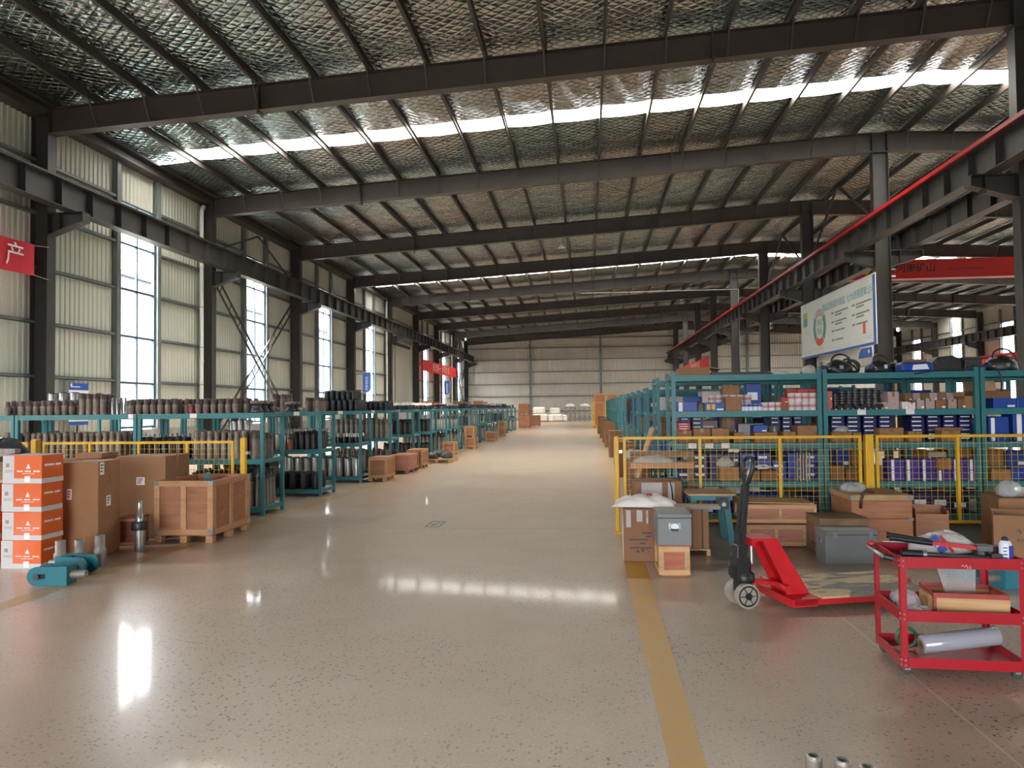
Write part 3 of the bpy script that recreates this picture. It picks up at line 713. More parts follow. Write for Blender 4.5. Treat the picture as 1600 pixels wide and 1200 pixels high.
m_sackp = M('red sack print', sr(190, 70, 60), .7, 0, .05, 10)
# ------------------------------------------------------------------ mesh fence panels
def fence(label, X0, X1, Y, xs, z0, z1, pitch=.073, group='yellow mesh fence panels'):
    r = thing('mesh_fence_panel', label, 'fence', (X0, Y, 0), 0, group); W = X1-X0; t = .035
    for z in (z0, z1-t): obj('rail', MB().box(0, W, -t/2, t/2, z, z+t), m_yellow, r)
    sm = MB().box(-t/2, t/2, -t/2+.002, t/2-.002, z0+t, z1-t).mesh('stile')
    for x in xs: inst('stile', sm, m_yellow, r, (x-X0, 0, 0))
    n = int(W/pitch); vm = MB().box(-.002, .002, -.002, .002, z0+t, z1-t).mesh('wire')
    for k in range(1, n): inst('wire', vm, m_yellow, r, (W*k/n, 0, 0))
    nz = int((z1-z0-2*t)/pitch); hm = MB().box(t/2, W-t/2, -.0065, -.0022, -.002, .002).mesh('wire')
    for k in range(1, nz): inst('wire', hm, m_yellow, r, (0, 0, z0+t+(z1-z0-2*t)*k/nz))
    return r
def fpost(label, x, y, h=1.25, w_=.1):
    r = thing('fence_post', label, 'post', (x, y, 0), 0, 'yellow fence posts'); g = MB(); g.box(-w_/2, w_/2, -w_/2, w_/2, .012, h); bevel(obj('post_tube', g, m_yellow, r), .012)
    obj('base_plate', MB().box(-.065, .065, -.065, .065, 0, .012), m_yellow, r)
    cl = MB().box(-.02, .02, -.03, .03, -.02, .02).mesh('clamp')
    for z in (.35, 1.05): inst('clamp', cl, m_zinc, r, (w_/2+.021, 0, z))
fence('yellow mesh fence panel behind the big cartons on the left', -7.80, -4.93, 9.9, [-4.95, -5.62, -6.34, -7.08, -7.78], .12, 1.22)
fence('yellow mesh fence panel at the left edge behind orange cartons', -10.9, -8.03, 9.9, [-8.05, -8.75, -9.47, -10.2, -10.88], .12, 1.22)
fpost('yellow fence post beside the nearest left rack end', -4.79, 9.9, 1.26, .075); fpost('yellow fence post above the orange cartons on the left', -7.915, 9.9, 1.26, .09)
# ------------------------------------------------------------------ left foreground
def orange(label, loc, rz=0):
    r = thing('orange_carton', label, 'box', loc, rz, 'orange printed cartons at the left edge'); W, D, H = .45, .32, .296
    obj('carton_body', rbox(W, D, H, .004), m_orange, r)
    g = MB(); g.box(-W/2-.001, -W/2+.13, -D/2-.001, -D/2, .0, H-.006); g.box(-W/2+.13, W/2+.001, -D/2-.001, -D/2, 0, .05); g.box(W/2, W/2+.001, -D/2, D/2, 0, .05); obj('grey_border', g, m_greyp, r)
    g = MB().add([(.045, -D/2-.0015, .155), (.095, -D/2-.0015, .155), (.07, -D/2-.0015, .205)], [(0, 1, 2)]); obj('emblem', g, m_wprint, r)
    g = MB(); rn = random.Random(3)
    for u0, u1 in ((-.06, .0), (.03, .1), (.13, .2)): 
        u = u0
        while u < u1: a = rn.uniform(.006, .012); g.box(u, u+a, -D/2-.002, -D/2-.001, .12, .133); u += a+.003
    g.box(.0, .14, -D/2-.002, -D/2-.001, .1, .104); v = -.12
    while v < .12: a = rn.uniform(.008, .016); g.box(W/2+.001, W/2+.002, v, v+a, .18, .2); v += a+.003+(.02 if abs(v) < .006 else 0)
    obj('white_print', g, m_wprint, r)['kind'] = 'stuff'
    g = MB(); g.box(-.19, -.15, -D/2-.0025, -D/2-.001, .17, .21); g.box(-.2, -.11, -D/2-.0025, -D/2-.001, .13, .137); g.box(-.2, -.11, -D/2-.0025, -D/2-.001, .115, .12); obj('grey_print', g, m_tprint, r)
    g = MB(); g.box(.03, .09, -D/2-.003, -D/2-.001, .01, .075); obj('paper_label', g, m_wprint, r)
    obj('top_panel', MB().box(-W/2+.004, W/2-.004, -D/2+.004, D/2-.004, H, H+.002), m_greyp, r)
for k, nm in enumerate(('bottom carton', 'second carton from the floor', 'third carton from the floor', 'topmost carton')):
    orange('orange and grey printed %s of the stack at the left edge' % nm, (-5.995+.01*(k % 2), 7.46, .2995*k), .012*((-1)**k))
for k in range(3): orange('orange carton cut by the left edge, %s of its stack' % ('bottom', 'middle', 'top')[k], (-6.53, 7.52, .2995*k))
# tall brown cartons
carton('large_carton', 'tall brown carton with white labels right of the orange stack', (-5.745, 8.07, 0), .40, .50, 1.08, m_card, math.radians(8), True, 'box', None, (('f', -.12, .72, .055, .12), ('r', -.02, .62, .10, .12), ('r', -.17, 1.0, .09, .14)))
carton('large_carton', 'wide brown carton behind the open plywood crate', (-5.82, 9.42, 0), .66, .66, 1.06, m_card, math.radians(4), True, 'box', None, (('f', .0, .74, .11, .1), ('r', .0, .72, .09, .09)))
carton('large_carton', 'brown carton standing behind the wide one at the yellow fence', (-6.58, 9.42, 0), .72, .68, 1.03, m_card2, 0, True)
carton('small_carton', 'flat brown carton lying on top of the big cartons left', (-6.55, 9.3, 1.033), .36, .4, .07, m_card, math.radians(6))
crate('plywood_crate', 'open plywood crate with pine battens on skids, left of the aisle', (-5.045, 9.31, 0), .77, 1.02, .77, 0, 2, 2, True, .1, m_plyw, M_wood('light plywood batten', sr(164, 118, 80), sr(196, 148, 104), 5), .07, None, True)
o = thing('teal_plate', 'teal painted steel plate leaning out of the open plywood crate', 'steel part', (-5.14, 9.32, .108)); obj('plate', MB().bar((0, 0, 0), (.12, .05, .72), .07, .012), m_teal, o)
crate('small_crate', 'small red-brown crate with paper label between the big cartons', (-5.66, 8.72, 0), .24, .3, .33, math.radians(5), 1, 1, False, .012, M_wood('red-brown ply', sr(112, 56, 44), sr(140, 76, 58), 4), m_pink, .03)
# steel spindle wrapped in film
o = thing('steel_spindle', 'bright steel spindle with black collar standing on the floor', 'machine part', (-5.29, 8.28, 0))
obj('lower_shaft', MB().lathe([(.052, 0), (.055, .01), (.058, .06), (.06, .25)], 20), m_silver, o); obj('collar', MB().lathe([(.088, .25), (.09, .255), (.09, .345), (.086, .35)], 24), m_black, o); obj('upper_shaft', MB().lathe([(.045, .35), (.045, .42), (.032, .43), (.03, .56), (.028, .585), (.018, .586), (.018, .55)], 20), m_silver, o)
# teal clevises
m_cyan = M('bright teal paint', sr(32, 110, 124), .4, 0, .08, 6)
def clevis(label, loc, rz):
    r = thing('clevis', label, 'machine part', loc, rz, 'teal painted clevises'); pts = [(.2, -.09), (.2, .09), (-.08, .09)]
    pts += [(-.08+.09*math.cos(a), .09*math.sin(a)) for a in [PI/2+PI*k/10 for k in range(1, 10)]]+[(-.08, -.09)]
    mx = Matrix(((1, 0, 0, 0), (0, 0, 1, 0), (0, 1, 0, .092), (0, 0, 0, 1)))
    for y in (-.09, .06): obj('cheek_plate', MB().prism(pts[::-1], y, y+.03, mx), m_cyan, r)
    obj('bridge', MB().box(.12, .2, -.06, .06, .01, .175), m_cyan, r)
    obj('pin', MB().cyl((-.07, -.11, .092), (-.07, .11, .092), .022, 14), m_cyan, r); obj('pin_head', MB().cyl((-.07, -.122, .092), (-.07, -.11, .092), .03, 6), m_dsteel, r)
    obj('pin_slot', MB().box(-.045, .0, -.093, -.0905, .07, .115), m_blk, r)
    obj('shank', MB().cyl((.2, 0, .092), (.34, 0, .092), .042, 16, .036), m_gsteel, r)
clevis('nearest teal steel clevis lying on the floor before orange cartons', (-5.16, 6.66, 0), math.radians(8)); clevis('teal steel clevis lying behind the nearest clevis on the floor', (-5.2, 7.1, 0), math.radians(172))
for k, (x, y, h) in enumerate(((-5.53, 7.28, .3), (-5.36, 7.34, .3), (-5.21, 7.45, .33))):
    o = obj('steel_fitting', MB().lathe([(.062, 0), (.065, .02), (.065, h*.55), (.052, h*.6), (.05, h), (.03, h), (.03, h-.05)], 16), m_gsteel, None, (x, y, 0)); tag(o, '%s grey steel fitting standing behind the teal clevises' % ('leftmost', 'middle', 'rightmost')[k], 'fitting', 'grey steel fittings by the orange cartons')
# castings in the left corner on a hidden crate
crate('packing_crate', 'dark wooden crate behind the orange cartons at the left edge', (-7.6, 8.9, 0), .9, .7, 1.02, 0, 2, 1, False, .1, m_oldw, m_oldw)
o = thing('cast_hook', 'pale cast steel bracket resting on the dark crate at the left', 'casting', (-7.5, 8.75, 1.035)); obj('bracket_body', MB().prism([(-.2, .1), (-.05, .07), (-.03, 0), (.04, 0), (.06, .06), (.26, .1), (.26, .15), (-.2, .16)], -.05, .05, Matrix(((1, 0, 0, 0), (0, 0, 1, 0), (0, 1, 0, 0), (0, 0, 0, 1)))), m_gsteel, o)
o = obj('dark_casting', blob(.3, .2, .26, 11, .35), m_dsteel, None, (-7.75, 9.12, 1.035)); tag(o, 'lumpy dark iron casting on the crate at the left edge', 'casting')
# crates along the left aisle
for nm, lab, x, y, W, D, H, mp, nf in (('plywood_crate', 'brown plywood crate on skids beside the third left rack', -4.76, 16.75, .42, .75, .52, m_plyw, 1), ('plywood_crate', 'long pinkish crate on skids behind the brown plywood crate', -4.74, 18.75, .5, 1.1, .45, m_pink, 1), ('plywood_crate', 'brown slatted crate at the aisle end of the fourth rack', -4.7, 20.1, .42, .8, .5, m_plyw, 1),
        ('plywood_crate', 'brown crate on a small pallet by the sixth left rack', -4.78, 25.4, .42, .6, .44, m_plyw, 1), ('plywood_crate', 'lower brown crate of the two stacked by the seventh rack', -4.66, 29.3, .42, .7, .45, m_plyw, 1), ('plywood_crate', 'brown crate by the tenth left rack', -4.66, 35.6, .5, .9, .45, m_plyw, 1), ('plywood_crate', 'lower crate of the far stacked pair by the left racks', -4.76, 41.0, .36, .8, .42, m_plyw, 1)):
    crate(nm, lab, (x, y, 0), W, D, H, 0, nf, 1, False, .09, mp, m_pine if mp is m_plyw else m_pink, .045)
crate('plywood_crate', 'upper brown crate of the two stacked by the seventh rack', (-4.68, 29.3, .466), .4, .7, .42, 0, 1, 1, False, .09, m_plyw, m_pine, .045)
crate('plywood_crate', 'upper crate of the far stacked pair by the left racks', (-4.76, 41.0, .436), .36, .8, .42, 0, 1, 1, False, .09, m_plyw, m_pine, .045)
r = thing('wooden_pallet', 'low wooden pallet carrying dark castings beside the left aisle', 'pallet', (-4.5, 22.3, 0))
for k in range(5): obj('deck_board', MB().box(-.45, .45, -.6+.26*k, -.42+.26*k, .09, .11), m_pine, r)
for x in (-.4, 0, .4): obj('bearer', MB().box(x-.045, x+.045, -.6, .62, 0, .09), m_pine, r)
for k, (x, y) in enumerate(((-4.68, 22.0), (-4.3, 22.3), (-4.66, 22.7))): tag(obj('dark_casting', blob(.18, .16, .22, 20+k, .35), m_dsteel, None, (x, y, .11)), '%s dark casting on the low pallet by the left aisle' % ('nearest', 'middle', 'farthest')[k], 'casting')

def pillow(W, D, H, seed, nu=36, nv=24, wr=.35):
    rnd = random.Random(seed); ph = [(rnd.uniform(-6, 6), rnd.uniform(-6, 6), rnd.uniform(0, 6)) for _ in range(9)]; vs = []; fs = []
    for top in (1, 0):
        for j in range(nv+1):
            for i in range(nu+1):
                u = 2*i/nu-1; v = 2*j/nv-1; e = max(0, (1-u**4)*(1-v**4))
                z = H*(e**.5)*(.62+wr*sum(math.sin(a*u+b*v+c) for a, b, c in ph)/5)+.012*math.sin(9*u+7*v) * e if top else 0
                k = 1-.10*(1-abs(v))*(abs(u)**3) if True else 1; q = 1-.16*(1-abs(u))*(abs(v)**3)
                vs.append((u*W/2*k, v*D/2*q, max(z, 0)+(.004 if top else 0)))
    n = (nu+1)*(nv+1)
    for t in (0, 1):
        for j in range(nv):
            for i in range(nu):
                a = t*n+j*(nu+1)+i; f = (a, a+1, a+nu+2, a+nu+1); fs.append(f if t == 0 else f[::-1])
    return MB().add(vs, fs, True)
# cartons standing on the far left rack tops
for k, (kk, x, w_, h_) in enumerate(((8, -6.9, .5, .35), (9, -7.2, .6, .3), (11, -6.9, .5, .4), (12, -7.0, .7, .35), (14, -6.9, .6, .45), (15, -6.95, .5, .4))):
    carton('top_carton', 'brown carton on the %s left rack row, toward the wall' % ORD[kk], (x, RY0+RP*kk+.4, 1.602), w_, .5, h_, m_card, .05)
# ------------------------------------------------------------------ right racks
QY, QX, QW, QD, QP = 10.5, 1.17, 2.02, .82, 2.3
QL = (2.06, 1.555, 1.11, .58, .13)
GR = 'teal shelving units right of the aisle'
for u, nm in enumerate(('nearest shelving bay on the right, at the aisle', 'second shelving bay of the nearest right row', 'third shelving bay of the nearest right row, cut by the edge')):
    rack('teal steel '+nm, (QX+u*(QW+.02), QY, 0), QW, QD, QL, 2.115, GR, ((.27, 1.11), (.5, 1.11), (.72, 1.11)) if u == 0 else ((.5, 1.555), (1.13, 1.555)) if u == 1 else ())
NR = 17
pr = None
for k in range(1, NR):
    for u in range(3 if k == 1 else 2 if k == 2 else 1):
        lab = 'teal shelving %s of the %s right row' % (('at the aisle end', 'second bay', 'third bay')[u], ORD[k])
        loc = (QX+u*(QW+.02), QY+QP*k, 0)
        if k == 1: rack(lab, loc, QW, QD, QL, 2.115, GR)
        elif pr is None: pr = rack(lab, loc, QW, QD, (1.96, 1.5, 1.05, .55, .13), 2.0, GR)
        else: dup(pr, loc, None, lab)
# unit boxes with two materials each
def two(me, pred):
    for p in me.polygons: p.material_index = 1 if pred(p.center, p) else 0
    return me
def unit_carton():
    g = rbox(1, 1, 1, .03); g.box(-.1, .1, -.503, .503, .995, 1.004); g.box(-.1, .1, -.504, -.499, .72, 1.003); n = len(g.f)
    me = g.mesh('carton'); me.materials.append(m_card); me.materials.append(m_tape)
    for p in me.polygons: p.material_index = 1 if p.index >= n-12 else 0
    return me
def unit_box(lx0, lx1, lz0, lz1):
    g = rbox(1, 1, 1, .025); g.box(lx0, lx1, -.506, -.499, lz0, lz1); g.box(-.503, .503, -.503, .503, .88, .90)
    n = len(g.f); me = g.mesh('printed_box'); me.materials.append(m_navy); me.materials.append(m_white)
    for p in me.polygons: p.material_index = 1 if n-12 <= p.index < n-6 else 0
    return me
UC = unit_carton(); UB = unit_box(-.4, .25, .38, .66); UB2 = unit_box(.1, .42, .1, .3); UB3 = unit_box(-.38, -.2, .0, .95)
m_red2 = M('red printed pack', sr(178, 52, 46), .5, 0, .1, 8, .15); m_pinkb = M('pinkish grey pack', sr(166, 140, 134), .6, 0, .15, 8, .2)
m_roll = M('white paper roll', sr(214, 200, 196), .6, 0, .08, 14, .08); m_rollp = M('pink band print', sr(190, 130, 130), .6, 0, .1, 14, .1); m_can = M('white can', sr(216, 220, 226), .4, 0, .05, 10); m_canb = M('blue can band', sr(40, 70, 150), .4, 0, .05, 10)
def ubox(me, name, label, x0, x1, yf, d, z, h, m0=None, rz=0, group=None, cat='box', m1=None):
    o = bpy.data.objects.new(name, me); link(o); o.location = ((x0+x1)/2, yf+d/2, z+.001); o.scale = (x1-x0, d, h); o.rotation_euler = (0, 0, rz)
    for i, mm in ((0, m0), (1, m1)):
        if mm: o.material_slots[i].link = 'OBJECT'; o.material_slots[i].material = mm
    return tag(o, label, cat, group)
def PX_(x, Y=10.62): return at(x, 640, Y).x
def roll_mesh(r, h, ma, mb_, b0, b1):
    me = MB().lathe([(r*.96, 0), (r, .004), (r, h*b0), (r, h*b1), (r, h-.004), (r*.96, h), (r*.3, h), (r*.3, h-.02)], 14).mesh('roll'); me.materials.append(ma); me.materials.append(mb_)
    for p in me.polygons: p.material_index = 1 if h*b0 < p.center.z < h*b1 else 0
    return me
RO = roll_mesh(.048, .115, m_roll, m_rollp, .35, .65); CA = roll_mesh(.036, .095, m_can, m_canb, .6, .95); BR = roll_mesh(.05, .036, m_blk, m_dsteel, .3, .7)
def it(me, name, label, x, y, z, cat, group=None, s_=1, rz=0):
    o = bpy.data.objects.new(name, me); link(o); o.location = (x, y, z+.001); o.scale = (s_, s_, s_); o.rotation_euler = (0, 0, rz); return tag(o, label, cat, group)
Z1, Z2, Z3, Z4 = 1.555, 1.11, .58, .13
YF = QY+.075
UP = 'on the near right rack upper shelf'
# --- bay one, upper shelf
ubox(UB3, 'printed_box', 'bright blue carton at the aisle end '+UP, PX_(1056), PX_(1089), YF, .3, Z1, .135, m_blue)
open_carton('carton_tray', 'brown tray holding a white plastic bag '+UP, ((PX_(1056)+PX_(1074))/2, YF+.5, Z1+.001), .2, .2, .14, m_card, 0, (None, 30, None, None))
tag(obj('plastic_bag', blob(.1, .09, .19, 3, .3), m_film2, None, ((PX_(1056)+PX_(1074))/2, YF+.5, Z1+.02)), 'white plastic bag in the brown tray '+UP, 'bag')
tag(obj('plastic_bag', blob(.07, .06, .12, 5, .3), M('greenish bag', sr(120, 122, 96), .5, 0, .2, 12), None, (PX_(1095), YF+.12, Z1+.001)), 'small greenish bag beside the bright blue carton '+UP, 'bag')
b = ubox(UB2, 'printed_box', 'blue box with two yellow notes '+UP, PX_(1100), PX_(1132), YF, .28, Z1, .12, m_blue)
for k in range(2): obj('yellow_note', MB().box(-.025, .025, 0, .002, -.04, .04), m_yellow).parent = b; 
for k, c in enumerate(b.children): c.matrix_parent_inverse = Matrix.Identity(4); c.location = (-.3+.24*k, -.51, .5); c.scale = (1/b.scale[0], 1/b.scale[1], 1/b.scale[2])
ubox(UC, 'small_carton', 'upright brown carton beside the blue boxes '+UP, PX_(1133), PX_(1158), YF, .22, Z1, .2)
for k in range(5): it(CA, 'paint_can', 'white and blue can, %s from left, %s' % (ORD[k], UP[3:]), PX_(1161+6.6*k, 10.6), YF+.05, Z1, 'can', 'cans on the upper right shelf')
for k in range(3): it(RO, 'label_roll', 'loose pink-white roll, %s from left, right of the cans, near right rack' % ORD[k], PX_(1196+11*k, 10.6), YF+.06, Z1, 'roll', 'rolls on the upper right shelf')
for k in range(6):
    for j in range(2): it(RO, 'label_roll', 'pink-white roll of back row, column %s, %s layer, near right upper shelf' % (('one', 'two', 'three', 'four', 'five', 'six')[k], ('lower', 'upper')[j]), PX_(1112+11.5*k, 11.0), YF+.45, Z1+.117*j, 'roll', 'back row rolls on the upper right shelf', 1.0)
ubox(UC, 'small_carton', 'low brown box left of stacked pink-white rolls '+UP[3:], PX_(1219), PX_(1231), YF, .16, Z1, .1, m_card2)
ubox(UB2, 'printed_box', 'red and white box on the low brown box '+UP[3:], PX_(1220), PX_(1230), YF+.01, .12, Z1+.102, .075, m_red2)
for k in range(4):
    for j in range(2): it(RO, 'label_roll', 'stacked pink-white roll, column %s, %s layer, near right upper shelf' % (('one', 'two', 'three', 'four')[k], ('lower', 'upper')[j]), PX_(1237+11.2*k, 10.62), YF+.06, Z1+.117*j, 'roll', 'stacked rolls on the upper right shelf', 1.06)
for k in range(3):
    for j in range(3): ubox(UB2, 'printed_box', 'red pack, column %s, layer %s, behind the stacked rolls' % (('one', 'two', 'three')[k], ('one', 'two', 'three')[j]), PX_(1226, 11.0)+.15*k, PX_(1226, 11.0)+.145+.15*k, YF+.3, .14, Z1+.1*j, .098, m_red2, 0, 'red packs on the upper right shelf')
ubox(UB, 'printed_box', 'long blue box lying high at the back of the upper right shelf', PX_(1166, 11.1), PX_(1190, 11.1), YF+.52, .15, Z1, .40, m_blue)
ubox(UC, 'small_carton', 'brown carton at the back of the upper right shelf', PX_(1130, 11.15), PX_(1156, 11.15), YF+.56, .14, Z1, .38)
# --- bay one, middle shelf
MS = 'on the near right rack middle shelf'
for k, (a, c, h, dd) in enumerate(((1057, 1080, .18, .3), (1082, 1109, .205, .3), (1110.5, 1138, .205, .3), (1145, 1160.5, .14, .25), (1177, 1213, .145, .3), (1222, 1242, .15, .25), (1244, 1280, .235, .32))):
    o = ubox(UC, 'small_carton', 'brown carton, %s from the aisle, %s' % (ORD[k], MS), PX_(a), PX_(c), YF, dd, Z2, h)
ubox(UB2, 'printed_box', 'blue box on a carton '+MS, PX_(1176), PX_(1198), YF+.02, .22, Z2+.147, .095, m_blue)
it(roll_mesh(.07, .22, m_gsteel, m_gsteel, .4, .5), 'grey_drum', 'grey round tin between cartons '+MS, PX_(1217.5), YF+.35, Z2, 'tin')
tag(obj('plastic_bag', blob(.2, .12, .16, 8, .3), m_film2, None, (PX_(1120, 10.95), YF+.55, Z2+.001)), 'bundle wrapped in grey film behind the cartons '+MS, 'bag')
def stack(x0, x1, yf, d, z, n, h, m0, word, where, me=UB, group=None):
    for j in range(n):
        ubox(me, 'flat_box', '%s, %s from bottom, %s' % (word, ORD[j], where), x0+random.uniform(0, .01), x1-random.uniform(0, .01), yf+random.uniform(0, .015), d, z+(h+.002)*j, h, m0, 0, group or word+'es on the right racks')
for k, (a, c, n) in enumerate(((1063, 1079, 6), (1081, 1099, 6), (1204, 1220, 6), (1222, 1238, 6), (1240, 1255, 6))):
    stack(PX_(a, 10.98), PX_(c, 10.98), YF+.42, .28, Z2, n, .058, m_navy, 'navy box', 'stack %s, near right middle shelf' % ('one', 'two', 'three', 'four', 'five')[k])
stack(PX_(1058), PX_(1078), YF+.02, .26, Z2+.183, 3, .032, m_red2, 'flat red-white pack', 'on the carton nearest the aisle', UB)
ubox(UC, 'wooden_box', 'upright slatted box at the back of the near right middle shelf', PX_(1128, 11.05), PX_(1148, 11.05), YF+.48, .2, Z2, .36, m_oldw)
# --- bay one, lower shelves behind the mesh
for k in range(9):
    a = 1057+24.5*k
    stack(PX_(a, 10.9), PX_(a+22.5, 10.9), YF+.3, .3, Z3, random.choice((2, 3, 3)), .12, random.choice((m_navy, m_navy, m_blue)), 'deep blue box', 'stack %s, near right lower shelf' % ORD[k], random.choice((UB, UB2)))
ubox(UC, 'small_carton', 'brown carton with a white bag on it, near right lower shelf', PX_(1122), PX_(1152), YF, .25, Z3, .19)
tag(obj('plastic_bag', blob(.12, .09, .14, 13, .3), m_film2, None, ((PX_(1122)+PX_(1152))/2-.04, YF+.12, Z3+.193)), 'white bag on a brown carton, near right lower shelf', 'bag')
for k, (a, c) in enumerate(((1163, 1184), (1186, 1212))): ubox(UC, 'small_carton', 'brown carton %s of the pair, near right lower shelf' % ('left', 'right')[k], PX_(a), PX_(c), YF, .25, Z3, .14, m_card2)
tag(obj('wire_bundle', MB().torus((0, 0, .03), .07, .012).torus((.07, .01, .045), .06, .011).torus((-.06, 0, .05), .055, .01), m_roll, None, (PX_(1192), YF+.12, Z3+.143)), 'coil of pale wire on the carton pair, near right lower shelf', 'wire')
for k in range(5):
    tag(obj('steel_rod', MB().cyl((0, 0, 0), (.03, .1, .38), .014, 8), m_silver, None, (PX_(1244)+.04*k, YF+.05, Z3+.002)), 'bright rod, %s of five leaning on the near right lower shelf' % ORD[k], 'rod', 'rods on the lower right shelf')
for k in range(8):
    a = 1060+27*k
    ubox(UB2, 'printed_box', 'blue box, %s from the aisle, near right bottom shelf' % ORD[k], PX_(a), PX_(a+25), YF+.03, .35, Z4, random.choice((.2, .26, .3)), random.choice((m_navy, m_blue)), 0, 'blue boxes on the near right bottom shelf')
# --- bay two
B1 = 'second right bay, upper shelf'
for k in range(8):
    n = (6, 7, 7, 8, 8, 8, 8, 7)[k]
    for j in range(n): it(BR, 'black_ring', 'black ring, layer %s of column %s, %s' % (ORD[j], ORD[k], B1), PX_(1305+10.5*k, 10.8), YF+.22, Z1+.0375*j, 'ring', 'black rings in columns on the second right bay')
for k in range(2): ubox(UB2, 'printed_box', 'salmon pack, %s of two, %s' % (('lower', 'upper')[k], B1), PX_(1293.5), PX_(1301), YF+.05, .1, Z1+.13*k, .128, M('salmon pack', sr(196, 96, 84), .5, 0, .1, 8) if k == 0 else bpy.data.materials['salmon pack'])
for k in range(9):
    ubox(UB2, 'small_pack', 'small dark pack with white label, %s from left, %s' % (ORD[k], B1), PX_(1299+9*k), PX_(1307+9*k), YF, .08, Z1, .035+.02*(k % 3), m_blk, 0, 'small packs on the second right bay')
for k, (a, c, h, mm) in enumerate(((1376, 1386, .1, m_pinkb), (1386, 1404, .24, m_pinkb), (1408, 1418, .1, m_roll), (1419, 1430, .09, m_roll), (1432, 1444, .12, m_pinkb), (1446, 1460, .14, m_pinkb), (1462, 1478, .12, m_card2), (1480, 1494, .13, m_pinkb), (1496, 1508, .13, m_card2))):
    ubox(UC if k % 2 else UB2, 'parts_box', 'small pinkish-grey parts box, %s from left, %s' % (ORD[k], B1), PX_(a), PX_(c), YF+.02, .15, Z1, h, mm, random.uniform(-.1, .1), 'parts boxes on the second right bay')
for k in range(6):
    for j in range(2): ubox(UB2, 'parts_box', 'dull brown parts box, back column %s, %s layer, %s' % (ORD[k], ('lower', 'upper')[j], B1), PX_(1412+13*k, 11), PX_(1424+13*k, 11), YF+.38, .2, Z1+.112*j, .11, (m_pinkb, m_card2)[(k+j) % 2], 0, 'parts boxes at the back of the second right bay')
open_carton('open_carton', 'open brown carton at the right end, '+B1, (PX_(1515), YF+.16, Z1+.001), .15, .28, .17, m_card, 0, (None, None, None, 10))
for k in range(9):
    a = 1297+25*k
    if k != 4: stack(PX_(a, 10.85), PX_(a+22.5, 10.85), YF+.26, .28, Z2, 6, .058, m_navy, 'navy box', 'stack %s, second right bay' % ORD[k])
B2 = 'second right bay, middle shelf'
for k, (a, c, h) in enumerate(((1298, 1330, .14), (1332, 1345, .13), (1373, 1411, .19), (1418, 1440, .14), (1470, 1500, .15))):
    ubox(UC, 'small_carton', 'brown carton, %s from left, %s' % (ORD[k], B2), PX_(a, 10.58), PX_(c, 10.58), YF, .2, Z2, h)
tag(obj('plastic_bag', blob(.09, .07, .08, 17, .3), m_film2, None, (PX_(1316), YF+.1, Z2+.143)), 'grey film bag on the leftmost carton, second right bay', 'bag')
ubox(UC, 'flat_carton', 'dark flat carton lying across the boxes, '+B2, PX_(1460), PX_(1502), YF+.02, .2, Z2+.152, .035, m_card2)
for k in range(6):
    for j in range(2):
        if k == 3 and j: continue
        ubox(UB3, 'violet_pack', 'violet pack, column %s, %s layer, second right bay lower shelf' % (ORD[k], ('lower', 'upper')[j]), PX_(1388+24.5*k, 10.6), PX_(1411+24.5*k, 10.6), YF+.03, .25, Z3, .145, m_purple, 0, 'violet packs on the second right bay').location.z += .147*j
ubox(UC, 'small_carton', 'brown carton on the violet packs, second right bay lower shelf', PX_(1462.5), PX_(1484), YF+.03, .22, Z3+.148, .155)
for k, (a, c, h) in enumerate(((1300, 1318, .2), (1322, 1345, .16), (1350, 1380, .2))): ubox(UC, 'small_carton', 'dull brown carton, %s from left, second right bay lower shelf' % ORD[k], PX_(a), PX_(c), YF+.1, .25, Z3, h, m_card2)
for k in range(7): ubox(UB, 'printed_box', 'dark blue box, %s from left, second right bay bottom shelf' % ORD[k], PX_(1300+31*k), PX_(1328+31*k), YF+.08, .35, Z4, random.choice((.22, .28)), m_navy, 0, 'dark blue boxes on the bottom shelf')
# --- bay three
open_carton('open_carton', 'large open brown carton at the back, third right bay upper shelf', (PX_(1568), YF+.42, Z1+.001), .42, .35, .24, m_card2, 0, (None, 15, None, 20))
for k, (a, c) in enumerate(((1550, 1586), (1587, 1622))): ubox(UB2, 'printed_box', 'blue carton %s of the pair, third right bay upper shelf' % ('left', 'right')[k], PX_(a), PX_(c), YF, .2, Z1, .135, m_blue)
for k, (a, c, h) in enumerate(((1541, 1573, .33), (1580, 1622, .42))): ubox(UB3, 'printed_box', 'large blue carton %s of the pair, third right bay middle shelf' % ('left', 'right')[k], PX_(a), PX_(c), YF, .3, Z2, h, m_blue)
ubox(UC, 'small_carton', 'brown carton, third right bay lower shelf', PX_(1543), PX_(1574), YF, .25, Z3, .15); ubox(UB2, 'printed_box', 'blue carton, third right bay lower shelf', PX_(1576), PX_(1622), YF, .25, Z3, .16, m_blue)
ubox(UB, 'printed_box', 'dark carton, third right bay bottom shelf', PX_(1545), PX_(1610), YF+.05, .4, Z4, .25, m_navy)
